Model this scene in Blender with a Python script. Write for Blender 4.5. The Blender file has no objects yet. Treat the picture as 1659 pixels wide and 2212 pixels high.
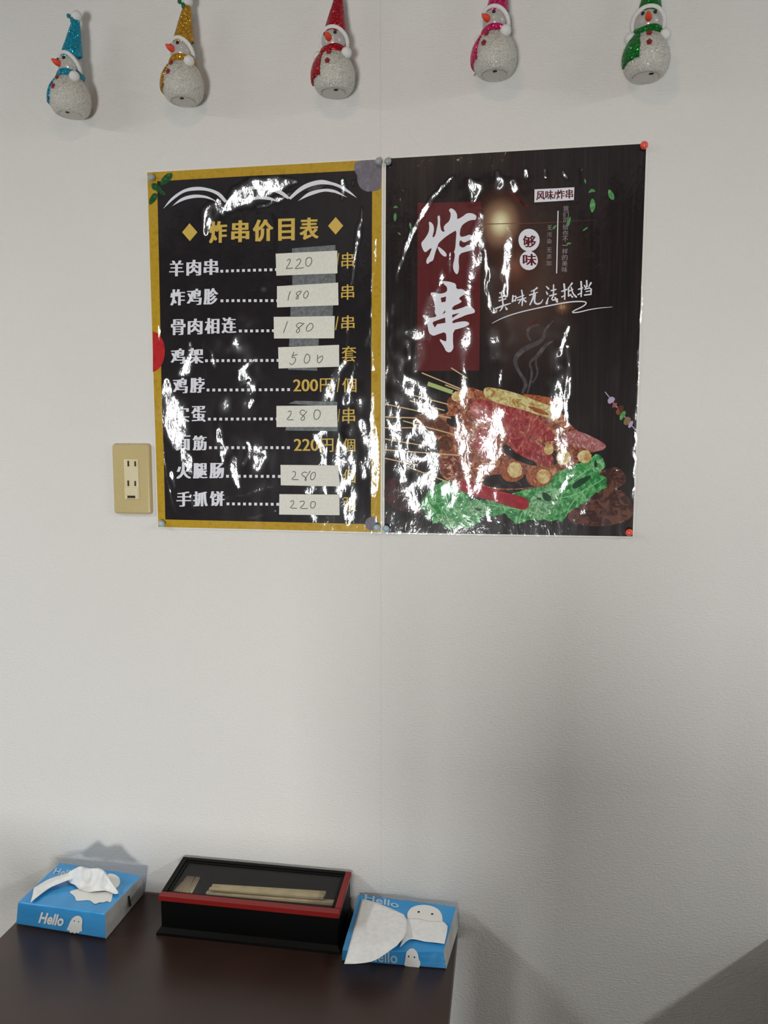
import bpy, bmesh, math, random
import numpy as np
from mathutils import Vector, Matrix
from mathutils.geometry import tessellate_polygon
random.seed(7)
SC = bpy.context.scene
COL = SC.collection
R = math.radians

# ------------------------------------------------------------------ camera, light, exposure
F_PX, CX, CY = 1650.0, 829.5, 1106.0
PITCH, YAW = R(5.7), math.atan(263/1650)
CAM = Vector((0.0, -1.243, 1.534))
ZT = 0.70                                             # table top height
FWD = Vector((-math.sin(YAW)*math.cos(PITCH), math.cos(YAW)*math.cos(PITCH), -math.sin(PITCH)))
RGT = Vector((math.cos(YAW), math.sin(YAW), 0))
UPV = RGT.cross(FWD)
cam = bpy.data.cameras.new('camera')
cam.sensor_fit = 'HORIZONTAL'; cam.sensor_width = 36.0; cam.lens = F_PX/1659*36.0; cam.clip_start = 0.02
camo = bpy.data.objects.new('camera', cam); COL.objects.link(camo)
camo.matrix_world = Matrix((RGT, UPV, -FWD)).transposed().to_4x4()
camo.location = CAM
SC.camera = camo
SC.view_settings.view_transform = 'Standard'; SC.view_settings.look = 'None'
SC.view_settings.exposure = 0.0; SC.view_settings.gamma = 1.0; SC.view_settings.use_curve_mapping = False
SC.cycles.use_denoising = True
SC.cycles.max_bounces = 8; SC.cycles.diffuse_bounces = 5; SC.cycles.transparent_max_bounces = 12
SC.cycles.caustics_reflective = False; SC.cycles.caustics_refractive = False

RX0, RX1, RY0, RH = -2.9, 2.7, -3.4, 2.5              # room: the wall with the posters is y = 0
WIN = (-0.56, -0.04, 0.27, 0.89)                      # window opening in the opposite wall: x0, x1, z0, z1
WINC = Vector(((WIN[0]+WIN[1])/2, RY0, (WIN[2]+WIN[3])/2))
w = bpy.data.worlds.new('world'); SC.world = w; w.use_nodes = True
w.node_tree.nodes['Background'].inputs[0].default_value = (0.75, 0.87, 1.0, 1)
w.node_tree.nodes['Background'].inputs[1].default_value = 1.0

def area_light(name, loc, rot, sx, sy, power, color):
    l = bpy.data.lights.new(name, 'AREA'); l.shape = 'RECTANGLE'; l.size = sx; l.size_y = sy
    l.energy = power; l.color = color
    o = bpy.data.objects.new(name, l); COL.objects.link(o); o.location = loc; o.rotation_euler = rot
    return o
area_light('window_daylight', (WINC.x, RY0-0.12, WINC.z), (R(90), 0, 0), WIN[1]-WIN[0], WIN[3]-WIN[2], 94, (0.96, 0.98, 0.97))
LAMPS = [(-2.45, -1.4, 38), (2.3, -1.4, 50)]
for lx, ly, lw in LAMPS:
    area_light('ceiling_tube_light', (lx, ly, RH-0.075), (0, 0, 0), 0.16, 1.1, lw, (0.97, 1.0, 0.985))
FILL = (-0.25, -1.05)
area_light('warm_fill', (FILL[0], FILL[1], RH-0.02), (0, 0, 0), 0.12, 0.12, 2.6, (1.0, 0.66, 0.40))  # added fill lamp, out of view, warming the top of the poster wall

# ------------------------------------------------------------------ helpers: pixels of the photo's frame to points of the place
def ray(px, py):
    return FWD + RGT*((px-CX)/F_PX) - UPV*((py-CY)/F_PX)
def W(px, py, off=0.0):                               # point on a plane `off` in front of the wall
    d = ray(px, py); return CAM + d*((-off-CAM.y)/d.y)
def T(px, py, h=0.0):                                 # point at height h above the table top
    d = ray(px, py); return CAM + d*((ZT+h-CAM.z)/d.z)
def PL(px, py, p0, n):                                # point on any plane
    d = ray(px, py); return CAM + d*((p0-CAM).dot(n)/d.dot(n))

def s2l(c):
    return tuple((x/255/12.92 if x/255 <= 0.04045 else ((x/255+0.055)/1.055)**2.4) for x in c)

# ------------------------------------------------------------------ materials
def newmat(name):
    m = bpy.data.materials.new(name); m.use_nodes = True
    return m, m.node_tree.nodes, m.node_tree.links, m.node_tree.nodes['Principled BSDF']
def mat(name, rgb, rough=0.5, metal=0.0, ior=1.45, coat=0.0, noise=None, bump=None, spec=0.5):
    """rgb is the display colour; noise = (scale, rgb2, detail) mixes a second colour; bump = (scale, strength, distance)"""
    m, N, L, b = newmat(name)
    b.inputs['Base Color'].default_value = (*s2l(rgb), 1); b.inputs['Roughness'].default_value = rough
    b.inputs['Metallic'].default_value = metal; b.inputs['IOR'].default_value = ior
    b.inputs['Coat Weight'].default_value = coat; b.inputs['Coat Roughness'].default_value = 0.08
    b.inputs['Specular IOR Level'].default_value = spec
    tc = N.new('ShaderNodeTexCoord')
    if noise:
        n = N.new('ShaderNodeTexNoise'); n.inputs['Scale'].default_value = noise[0]; n.inputs['Detail'].default_value = noise[2]
        L.new(tc.outputs['Object'], n.inputs['Vector'])
        r = N.new('ShaderNodeMapRange'); r.inputs[1].default_value = 0.38; r.inputs[2].default_value = 0.62
        L.new(n.outputs['Fac'], r.inputs[0])
        x = N.new('ShaderNodeMix'); x.data_type = 'RGBA'
        x.inputs[6].default_value = (*s2l(rgb), 1); x.inputs[7].default_value = (*s2l(noise[1]), 1)
        L.new(r.outputs[0], x.inputs[0]); L.new(x.outputs[2], b.inputs['Base Color'])
    if bump:
        n2 = N.new('ShaderNodeTexNoise'); n2.inputs['Scale'].default_value = bump[0]; n2.inputs['Detail'].default_value = 4
        L.new(tc.outputs['Object'], n2.inputs['Vector'])
        bp = N.new('ShaderNodeBump'); bp.inputs['Strength'].default_value = bump[1]; bp.inputs['Distance'].default_value = bump[2]
        L.new(n2.outputs['Fac'], bp.inputs['Height']); L.new(bp.outputs[0], b.inputs['Normal'])
    return m

def film_radial(name, px, py, rx, ry, stops):
    m = film_print(name, stops[-1][1]); N, L = m.node_tree.nodes, m.node_tree.links; b = N['Principled BSDF']
    c = W(px, py); g = N.new('ShaderNodeNewGeometry')
    mp = N.new('ShaderNodeMapping'); mp.vector_type = 'TEXTURE'; mp.inputs['Location'].default_value = (c.x, 0, c.z); mp.inputs['Scale'].default_value = (rx/1360, 1, ry/1360)
    L.new(g.outputs['Position'], mp.inputs['Vector'])
    d = N.new('ShaderNodeVectorMath'); d.operation = 'LENGTH'; L.new(mp.outputs[0], d.inputs[0])
    r = N.new('ShaderNodeValToRGB'); e = r.color_ramp.elements
    for i, (p, col) in enumerate(stops):
        el = e[i] if i < 2 else e.new(p)
        el.position = p; el.color = (*s2l(col), max(0, 1-p*1.02)**.8)
    L.new(d.outputs['Value'], r.inputs[0]); L.new(r.outputs[0], b.inputs['Base Color']); L.new(r.outputs['Alpha'], b.inputs['Alpha'])
    return m
def film_print(name, rgb, cols=None, scale=60, stretch=(1, 1, 1), detail=6, dist=0.0, gloss=True):
    """ink under a glossy crinkled plastic film: colour noise of the printed picture, crinkle bump from world position"""
    m, N, L, b = newmat(name)
    b.inputs['Base Color'].default_value = (*s2l(rgb), 1)
    b.inputs['Roughness'].default_value = 0.09; b.inputs['IOR'].default_value = 1.5
    b.inputs['Coat Weight'].default_value = 0.3; b.inputs['Coat Roughness'].default_value = 0.34
    g = N.new('ShaderNodeNewGeometry')
    if cols:
        mp = N.new('ShaderNodeMapping'); mp.inputs['Scale'].default_value = stretch
        L.new(g.outputs['Position'], mp.inputs['Vector'])
        n = N.new('ShaderNodeTexNoise'); n.inputs['Scale'].default_value = scale; n.inputs['Detail'].default_value = detail
        n.inputs['Roughness'].default_value = 0.6; n.inputs['Distortion'].default_value = dist
        L.new(mp.outputs[0], n.inputs['Vector'])
        r = N.new('ShaderNodeValToRGB'); e = r.color_ramp.elements
        allc = [rgb]+list(cols)
        for i, c in enumerate(allc):
            p = 0.30+0.40*i/(len(allc)-1)
            if i < 2: el = e[i]; el.position = p
            else: el = e.new(p)
            el.color = (*s2l(c), 1)
        L.new(n.outputs['Fac'], r.inputs[0]); L.new(r.outputs[0], b.inputs['Base Color'])
    mp2 = N.new('ShaderNodeMapping'); mp2.inputs['Scale'].default_value = (1, 1, 0.55)
    L.new(g.outputs['Position'], mp2.inputs['Vector'])
    n2 = N.new('ShaderNodeTexNoise'); n2.inputs['Scale'].default_value = 130; n2.inputs['Detail'].default_value = 3
    n2.inputs['Distortion'].default_value = 0.6
    L.new(mp2.outputs[0], n2.inputs['Vector'])
    bp = N.new('ShaderNodeBump'); bp.inputs['Strength'].default_value = 0.45; bp.inputs['Distance'].default_value = 0.0010
    L.new(n2.outputs['Fac'], bp.inputs['Height']); L.new(bp.outputs[0], b.inputs['Normal'])
    return m

# ------------------------------------------------------------------ object helpers
def link(o, parent=None, kind=None):
    COL.objects.link(o)
    if parent: o.parent = parent
    if kind: o['kind'] = kind
    return o
def thing(name, label, cat, loc=(0, 0, 0), rot=(0, 0, 0), group=None):
    o = bpy.data.objects.new(name, None); COL.objects.link(o); o.empty_display_size = 0.02
    o.location = loc; o.rotation_euler = rot
    return tag(o, label, cat, group)
def tag(o, label, cat, group=None):
    o['label'] = label; o['category'] = cat
    if group: o['group'] = group
    return o
def wloc(p):
    v = Vector((0, 0, 0))
    while p: v = v + p.location; p = p.parent
    return v
def mesh(name, verts, faces, m, parent=None, smooth=True, kind=None, world=True, label=None):
    off = wloc(parent) if (parent and world) else Vector((0, 0, 0))
    me = bpy.data.meshes.new(name)
    me.from_pydata([tuple(Vector(v)-off) for v in verts], [], [tuple(f) for f in faces])
    for q in (m if isinstance(m, (list, tuple)) else [m]): me.materials.append(q)
    if smooth: me.polygons.foreach_set('use_smooth', [True]*len(me.polygons))
    me.update()
    o = bpy.data.objects.new(name, me)
    if label: o['label'] = label
    return link(o, parent, kind)
def bmobj(name, bm, m, parent=None, smooth=True, world=True, kind=None, label=None):
    off = wloc(parent) if (parent and world) else Vector((0, 0, 0))
    if off.length: bmesh.ops.translate(bm, verts=bm.verts, vec=-off)
    bmesh.ops.recalc_face_normals(bm, faces=bm.faces)
    me = bpy.data.meshes.new(name); bm.to_mesh(me); bm.free()
    for q in (m if isinstance(m, (list, tuple)) else [m]): me.materials.append(q)
    if smooth:
        me.polygons.foreach_set('use_smooth', [True]*len(me.polygons))
        try: me.set_sharp_from_angle(angle=R(38))
        except Exception: pass
    o = bpy.data.objects.new(name, me)
    if label: o['label'] = label
    return link(o, parent, kind)
def box(bm, x0, x1, y0, y1, z0, z1, bev=0.0, seg=2):
    r = bmesh.ops.create_cube(bm, size=1.0)
    vs = r['verts']
    for v in vs:
        v.co = Vector((x0 if v.co.x < 0 else x1, y0 if v.co.y < 0 else y1, z0 if v.co.z < 0 else z1))
    if bev:
        es = list({e for v in vs for e in v.link_edges})
        bmesh.ops.bevel(bm, geom=es, offset=bev, segments=seg, profile=0.5, affect='EDGES')
    return bm
def hexa(bm, p):                                       # 8 points: bottom 4 (ccw), top 4
    v = [bm.verts.new(Vector(q)) for q in p]
    for f in ((3, 2, 1, 0), (4, 5, 6, 7), (0, 1, 5, 4), (1, 2, 6, 5), (2, 3, 7, 6), (3, 0, 4, 7)): bm.faces.new([v[i] for i in f])
    return bm
def sphere(bm, c, r, sub=3, sc=(1, 1, 1)):
    q = bmesh.ops.create_icosphere(bm, subdivisions=sub, radius=r)
    for v in q['verts']: v.co = Vector((v.co.x*sc[0], v.co.y*sc[1], v.co.z*sc[2])) + Vector(c)
    return q['verts']
def lathe(bm, prof, n=40):
    rings = []
    for r, z in prof:
        if r < 1e-6: rings.append([bm.verts.new((0, 0, z))])
        else: rings.append([bm.verts.new((r*math.sin(2*math.pi*k/n), -r*math.cos(2*math.pi*k/n), z)) for k in range(n)])
    for a, b in zip(rings, rings[1:]):
        for k in range(n):
            k2 = (k+1) % n
            if len(a) == 1: bm.faces.new((a[0], b[k2], b[k]))
            elif len(b) == 1: bm.faces.new((a[k], a[k2], b[0]))
            else: bm.faces.new((a[k], a[k2], b[k2], b[k]))
    return bm
def tube(bm, pts, rad, n=8, closed=False):
    pts = [Vector(p) for p in pts]; rings = []
    rr = rad if isinstance(rad, (list, tuple)) else [rad]*len(pts)
    for i, p in enumerate(pts):
        t = (pts[min(i+1, len(pts)-1)]-pts[max(i-1, 0)]).normalized()
        a = t.cross(Vector((0.13, 0.31, 0.94))).normalized(); b = t.cross(a)
        rings.append([bm.verts.new(p + (a*math.cos(2*math.pi*k/n)+b*math.sin(2*math.pi*k/n))*rr[i]) for k in range(n)])
    for a, b in zip(rings, rings[1:]):
        for k in range(n): bm.faces.new((a[k], a[(k+1) % n], b[(k+1) % n], b[k]))
    bm.faces.new(rings[0][::-1]); bm.faces.new(rings[-1])
    return bm

# ------------------------------------------------------------------ the room
def wallpaper():
    m, N, L, b = newmat('wallpaper')
    b.inputs['Roughness'].default_value = 0.62; b.inputs['Specular IOR Level'].default_value = 0.3
    g = N.new('ShaderNodeNewGeometry')
    def nz(scale, st, detail=2):
        mp = N.new('ShaderNodeMapping'); mp.inputs['Scale'].default_value = st
        L.new(g.outputs['Position'], mp.inputs['Vector'])
        n = N.new('ShaderNodeTexNoise'); n.inputs['Scale'].default_value = scale; n.inputs['Detail'].default_value = detail
        L.new(mp.outputs[0], n.inputs['Vector']); return n
    a = nz(400, (0.36, 0.36, 1.0)); c = nz(400, (1.0, 1.0, 0.30)); d = nz(120, (1, 1, 1), 3)
    s = N.new('ShaderNodeMath'); s.operation = 'ADD'; L.new(a.outputs['Fac'], s.inputs[0])
    t = N.new('ShaderNodeMath'); t.operation = 'MULTIPLY_ADD'; L.new(c.outputs['Fac'], t.inputs[0]); t.inputs[1].default_value = 0.6
    L.new(s.outputs[0], t.inputs[2])
    dm = N.new('ShaderNodeMath'); dm.operation = 'MULTIPLY'; dm.inputs[1].default_value = 0.25
    L.new(d.outputs['Fac'], dm.inputs[0]); L.new(dm.outputs[0], s.inputs[1])
    # the joint between two wallpaper lengths, at x = -0.2035
    sx = N.new('ShaderNodeSeparateXYZ'); L.new(g.outputs['Position'], sx.inputs[0])
    q = N.new('ShaderNodeMath'); q.operation = 'ADD'; q.inputs[1].default_value = 0.2035; L.new(sx.outputs[0], q.inputs[0])
    ab = N.new('ShaderNodeMath'); ab.operation = 'ABSOLUTE'; L.new(q.outputs[0], ab.inputs[0])
    mr = N.new('ShaderNodeMapRange'); mr.inputs[1].default_value = 0.0004; mr.inputs[2].default_value = 0.0014
    L.new(ab.outputs[0], mr.inputs[0])
    ad = N.new('ShaderNodeMath'); ad.operation = 'MULTIPLY_ADD'; L.new(mr.outputs[0], ad.inputs[0]); ad.inputs[1].default_value = 0.12
    L.new(t.outputs[0], ad.inputs[2])
    bp = N.new('ShaderNodeBump'); bp.inputs['Strength'].default_value = 0.36; bp.inputs['Distance'].default_value = 0.0026
    L.new(ad.outputs[0], bp.inputs['Height']); L.new(bp.outputs[0], b.inputs['Normal'])
    big = nz(3.5, (1, 1, 1), 3)
    x = N.new('ShaderNodeMix'); x.data_type = 'RGBA'
    x.inputs[6].default_value = (*s2l((216, 213, 209)), 1); x.inputs[7].default_value = (*s2l((222, 219, 215)), 1)
    L.new(big.outputs['Fac'], x.inputs[0])
    y = N.new('ShaderNodeMix'); y.data_type = 'RGBA'; y.inputs[6].default_value = (*s2l((211, 209, 205)), 1)
    L.new(mr.outputs[0], y.inputs[0]); L.new(x.outputs[2], y.inputs[7]); L.new(y.outputs[2], b.inputs['Base Color'])
    return m
M_WALL = wallpaper()
M_PLAIN = mat('painted wall', (128, 129, 130), 0.8, noise=(4, (134, 135, 136), 3))
M_CEIL = mat('ceiling board', (178, 178, 178), 0.9, noise=(30, (172, 172, 172), 3))
M_FLOOR = mat('floor vinyl', (66, 65, 64), 0.5, noise=(9, (58, 57, 56), 4))
TH = 0.12
bm = bmesh.new(); box(bm, RX0-TH, RX1+TH, 0, TH, 0, RH); bmobj('wall_back', bm, M_WALL, kind='structure', smooth=False)
bm = bmesh.new(); box(bm, RX0-TH, RX0, RY0, 0, 0, RH); bmobj('wall_left', bm, M_PLAIN, kind='structure', smooth=False)
bm = bmesh.new(); box(bm, RX1, RX1+TH, RY0, 0, 0, RH); bmobj('wall_right', bm, M_PLAIN, kind='structure', smooth=False)
bm = bmesh.new()
box(bm, RX0-TH, WIN[0], RY0-TH, RY0, 0, RH); box(bm, WIN[1], RX1+TH, RY0-TH, RY0, 0, RH)
box(bm, WIN[0], WIN[1], RY0-TH, RY0, 0, WIN[2]); box(bm, WIN[0], WIN[1], RY0-TH, RY0, WIN[3], RH)
bmobj('wall_front', bm, M_PLAIN, kind='structure', smooth=False)
bm = bmesh.new(); box(bm, RX0-TH, RX1+TH, RY0-TH, TH, -0.1, 0); bmobj('floor', bm, M_FLOOR, kind='structure', smooth=False)
bm = bmesh.new(); box(bm, RX0-TH, RX1+TH, RY0-TH, TH, RH, RH+0.1); bmobj('ceiling', bm, M_CEIL, kind='structure', smooth=False)
M_ALU = mat('window frame metal', (150, 146, 140), 0.4, metal=0.6)
bm = bmesh.new()
for x0, x1, z0, z1 in ((WIN[0], WIN[0]+.035, WIN[2], WIN[3]), (WIN[1]-.035, WIN[1], WIN[2], WIN[3]), (WIN[0], WIN[1], WIN[2], WIN[2]+.035),
                       (WIN[0], WIN[1], WIN[3]-.035, WIN[3]), (WINC.x-.02, WINC.x+.02, WIN[2], WIN[3])):
    box(bm, x0, x1, RY0-0.07, RY0-0.03, z0, z1)
bmobj('window_1', bm, M_ALU, kind='structure', smooth=False)
M_BOARD = mat('blocker board', (92, 70, 54), 0.5, noise=(14, (76, 56, 42), 4))
bm = bmesh.new(); box(bm, -0.215, 0.015, -1.80, -1.74, 0, 0.91, 0.004); box(bm, 0.0152, 0.62, -1.80, -1.74, 0, 0.76, 0.004); bmobj('shadow_blocker', bm, M_BOARD, kind='structure', smooth=False)  # added boards, unseen behind the camera, that shade the lower right wall
M_BASE = mat('skirting', (86, 70, 58), 0.5)
bm = bmesh.new(); box(bm, RX0, RX1, -0.012, 0, 0, 0.07, 0.002); bmobj('baseboard_back', bm, M_BASE, kind='structure', smooth=False)
M_LAMP = mat('lamp housing', (232, 232, 228), 0.4)
M_TUBE, N_, L_, b_ = newmat('lamp tube')
b_.inputs['Emission Color'].default_value = (1, 0.9, 0.78, 1); b_.inputs['Emission Strength'].default_value = 1.5
for i, (lx, ly, lw) in enumerate(LAMPS):
    t = thing('ceiling_lamp', ['white ceiling tube lamp on the outlet side of the room', 'white ceiling tube lamp above the second table'][i], 'lamp', (lx, ly, RH-0.06))
    bm = bmesh.new(); box(bm, lx-.1, lx+.1, ly-.6, ly+.6, RH-0.03, RH, 0.006); bmobj('housing', bm, M_LAMP, t)
    for s in (-.05, .05):
        bm = bmesh.new(); tube(bm, [(lx+s, ly-.56, RH-.046), (lx+s, ly+.56, RH-.046)], 0.014, 12); bmobj('tube', bm, M_TUBE, t)

t = thing('warm_fill_lamp', 'added warm round fill lamp in the ceiling near the poster wall', 'lamp', (FILL[0], FILL[1], RH-0.012))
bm = bmesh.new()
for r0, r1 in ((.062, .075),):
    n = 40; q = [[bm.verts.new((FILL[0]+r*math.cos(2*math.pi*k/n), FILL[1]+r*math.sin(2*math.pi*k/n), z)) for k in range(n)] for r, z in ((r0, RH-.001), (r0, RH-.012), (r1, RH-.010), (r1, RH))]
    for a, b in zip(q, q[1:]):
        for k in range(n): bm.faces.new((a[k], a[(k+1) % n], b[(k+1) % n], b[k]))
bmobj('trim_ring', bm, M_LAMP, t)
# ------------------------------------------------------------------ crumpled film surface of a poster
GS = 0.002
class Surf:
    def __init__(s, corners, streaks, patches, seed):
        P = [W(*c) for c in corners]                   # tl, tr, br, bl on the wall
        s.P = P
        s.x0 = min(p.x for p in P)-0.012; s.x1 = max(p.x for p in P)+0.012
        s.z0 = min(p.z for p in P)-0.012; s.z1 = max(p.z for p in P)+0.012
        s.nx = int((s.x1-s.x0)/GS)+2; s.nz = int((s.z1-s.z0)/GS)+2
        X, Z = np.meshgrid(s.x0+GS*np.arange(s.nx), s.z0+GS*np.arange(s.nz))
        rng = np.random.default_rng(seed)
        def noise(sx, sz, amp):
            k = rng.standard_normal((s.nz, s.nx))
            f = np.fft.fft2(k); fx = np.fft.fftfreq(s.nx)[None, :]; fz = np.fft.fftfreq(s.nz)[:, None]
            f *= np.exp(-2*(np.pi**2)*((fx*sx/GS)**2+(fz*sz/GS)**2))
            r = np.real(np.fft.ifft2(f)); return amp*r/r.std()
        # the slant of the film that sends the window back to the eye, at each point
        def unit(a): return a/np.linalg.norm(a, axis=-1, keepdims=True)
        p = np.stack([X, 0*X, Z], -1)
        hv = unit(np.array(CAM)-p)+unit(np.array(WINC)-p)
        NX, NZ = hv[..., 0]/-hv[..., 1], hv[..., 2]/-hv[..., 1]
        jx, jz = noise(.004, .007, 1.0), noise(.004, .007, 1.0)
        Wt = np.zeros_like(X)
        for pts, width, amp in streaks:
            q = [W(*c) for c in pts]
            ws = width if isinstance(width, (list, tuple)) else [width]*len(pts)
            for a, b, wa, wb in zip(q, q[1:], ws, ws[1:]):
                d = np.array([b.x-a.x, b.z-a.z]); L2 = max(d@d, 1e-9)
                t = np.clip(((X-a.x)*d[0]+(Z-a.z)*d[1])/L2, 0, 1)
                wd = (wa+(wb-wa)*t)/1.33/1000/2        # photo pixels to metres, half width
                D = np.hypot(X-a.x-t*d[0]+.0012*jx, Z-a.z-t*d[1]+.0012*jz)
                v = np.clip(1.35-D/np.maximum(wd, 1e-4)*0.75, 0, 1)
                Wt = np.maximum(Wt, amp*v*v*(3-2*v))
        lowx, lowz = noise(.018, .05, .022), noise(.03, .05, .014)
        fold = noise(.004, .03, .018)
        TX = NX*Wt + lowx*(1-.5*Wt) + fold*(1-.6*Wt) + .045*Wt*noise(.0035, .008, 1)
        TZ = NZ*Wt + lowz + .02*noise(.006, .006, 1)*(.3+Wt)
        for (cx, cy, rx, ry, amp) in patches:           # crumpled places that scatter
            c = W(cx, cy); g = np.exp(-((X-c.x)/(rx/1330))**2-((Z-c.z)/(ry/1330))**2)
            TX += amp*g*(noise(.004, .009, .10)+NX*.6); TZ += amp*g*(noise(.006, .006, .09)+NZ*.6)
        s.TX, s.TZ = TX, TZ
        # integrate the slants into heights
        GX, GZ = -TX, -TZ
        fx = 2j*np.pi*np.fft.fftfreq(s.nx, GS)[None, :]; fz = 2j*np.pi*np.fft.fftfreq(s.nz, GS)[:, None]
        den = -(abs(fx)**2+abs(fz)**2); den[0, 0] = 1
        H = np.real(np.fft.ifft2((fx*np.fft.fft2(GX)+fz*np.fft.fft2(GZ))/den))
        ex = np.clip(np.minimum(X-s.x0-.012, s.x1-.012-X)/.05, 0, 1); ez = np.clip(np.minimum(Z-s.z0-.012, s.z1-.012-Z)/.05, 0, 1)
        H = H-np.percentile(H, 5); H = np.clip(H*.8, 0, .009)
        s.H = H*np.minimum(ex, ez)
    def samp(s, A, x, z):
        i = min(max((x-s.x0)/GS, 0), s.nx-1.001); j = min(max((z-s.z0)/GS, 0), s.nz-1.001)
        a, b = int(i), int(j); u, v = i-a, j-b
        return (A[b, a]*(1-u)+A[b, a+1]*u)*(1-v)+(A[b+1, a]*(1-u)+A[b+1, a+1]*u)*v
    def h(s, x, z): return s.samp(s.H, x, z)
    def n(s, x, z): return Vector((s.samp(s.TX, x, z), -1, s.samp(s.TZ, x, z))).normalized()
    def Q(s, u, v):                                     # u to the right, v down, 0..1, on the flat sheet
        a = s.P[0].lerp(s.P[1], u); b = s.P[3].lerp(s.P[2], u); return a.lerp(b, v)

def ruffle(pts, amp, step, seed=1):
    rng = random.Random(seed); out = []
    for a, b in zip(pts, pts[1:]+pts[:1]):
        a, b = Vector(a), Vector(b); n = max(1, int((b-a).length/step)); nr = Vector((-(b-a).y, (b-a).x)).normalized()
        for k in range(n):
            p = a.lerp(b, k/n); out.append(tuple(p+nr*rng.uniform(-amp, amp)))
    return out
def crom(p, k=6):
    e = [(2*p[0][0]-p[1][0], 2*p[0][1]-p[1][1])]+p+[(2*p[-1][0]-p[-2][0], 2*p[-1][1]-p[-2][1])]; o = []
    for i in range(len(p)-1):
        for j in range(k):
            t = j/k; o.append(tuple(.5*(2*b+(c-a)*t+(2*a-5*b+4*c-d)*t*t+(3*b-a-3*c+d)*t**3) for a, b, c, d in zip(*e[i:i+4])))
    return o+[p[-1]]
class Ink:
    """collects flat shapes in wall (x, z) metres, lays them on a crumpled sheet"""
    def __init__(s): s.v, s.f, s.k = [], [], 0
    def raw(s, vs, fs):
        s.k += 1; b = len(s.v); s.v += [(x, z, -s.k*4e-6) for x, z in vs]; s.f += [tuple(i+b for i in f) for f in fs]; return s
    def arc(s, a, b): return s.poly(crom(a)+crom(b))     # crescent between two open curves
    def poly(s, pts, sm=0):                             # outline in photo pixels, sm = rounds of corner cutting
        for _ in range(sm):
            o = []
            for a, b in zip(pts, pts[1:]+pts[:1]): o += [(a[0]*.75+b[0]*.25, a[1]*.75+b[1]*.25), (a[0]*.25+b[0]*.75, a[1]*.25+b[1]*.75)]
            pts = o
        q = [W(*p) for p in pts]; return s.wpoly(q)
    def wpoly(s, q):
        vs = [(p.x, p.z) for p in q]
        tri = tessellate_polygon([[Vector((x, z, 0)) for x, z in vs]])
        return s.raw(vs, tri)
    def disc(s, cx, cy, rx, ry=None, n=28, wob=0.0):
        ry = ry or rx
        return s.poly([(cx+rx*(1+wob*random.uniform(-1, 1))*math.cos(2*math.pi*k/n), cy+ry*(1+wob*random.uniform(-1, 1))*math.sin(2*math.pi*k/n)) for k in range(n)])
    def stroke(s, pts, wd, smooth=0):                   # brush stroke: pixels, widths
        ws = list(wd) if isinstance(wd, (list, tuple)) else [wd]*len(pts)
        pts = [Vector((*p, 0)) for p in pts]
        for _ in range(smooth):
            P2, W2 = [pts[0]], [ws[0]]
            for a, b, wa, wb in zip(pts, pts[1:], ws, ws[1:]):
                P2 += [a.lerp(b, .25), a.lerp(b, .75)]; W2 += [wa*.75+wb*.25, wa*.25+wb*.75]
            pts, ws = P2+[pts[-1]], W2+[ws[-1]]
        vs, fs = [], []
        n = len(pts)
        for i, p in enumerate(pts):
            t = (pts[min(i+1, n-1)]-pts[max(i-1, 0)]); t = t.normalized() if t.length > 0 else Vector((1, 0, 0))
            nrm = Vector((-t.y, t.x, 0))*ws[i]/2
            for q in (p+nrm, p-nrm):
                a = W(q.x, q.y); vs.append((a.x, a.z))
        for i in range(n-1): fs.append((2*i, 2*i+1, 2*i+3, 2*i+2))
        # round ends
        for e, sg in ((0, -1), (n-1, 1)):
            if ws[e] < 1.5: continue
            p = pts[e]; t = (pts[min(e+1, n-1)]-pts[max(e-1, 0)]).normalized()*sg; nr = Vector((-t.y, t.x, 0)); b = len(vs)
            for k in range(7):
                a = -math.pi/2+math.pi*k/6; q = p+(t*math.cos(a)+nr*math.sin(a))*ws[e]/2; c = W(q.x, q.y); vs.append((c.x, c.z))
            fs.append(tuple(range(b, b+7)))
        return s.raw(vs, fs)
    def text(s, body, bl, br, hgt, bold=0.0, smear=(0,), slant=0.0, up=(0, -1)):
        vs, fs = glyphs(body, bold)
        x0 = min(v[0] for v in vs); x1 = max(v[0] for v in vs); y0 = min(v[1] for v in vs); y1 = max(v[1] for v in vs)
        for d in smear:
            o = []
            for x, y in vs:
                t = (x-x0)/(x1-x0); u = (y-y0)/(y1-y0)
                px = bl[0]+(br[0]-bl[0])*t+d+up[0]*hgt*u+slant*hgt*u; py = bl[1]+(br[1]-bl[1])*t+up[1]*hgt*u
                a = W(px, py); o.append((a.x, a.z))
            s.raw(o, fs)
        return s
    def lay_each(s, name, surf, m, parent, layer, label=None):   # one part per piece
        for k in range(1, s.k+1):
            i = Ink(); ix = [q for q, v in enumerate(s.v) if abs(v[2]+k*4e-6) < 1e-6]; mp = {q: n for n, q in enumerate(ix)}
            i.raw([(s.v[q][0], s.v[q][1]) for q in ix], [tuple(mp[q] for q in f) for f in s.f if f[0] in mp]); i.lay(name, surf, m, parent, layer, label=label)
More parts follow.
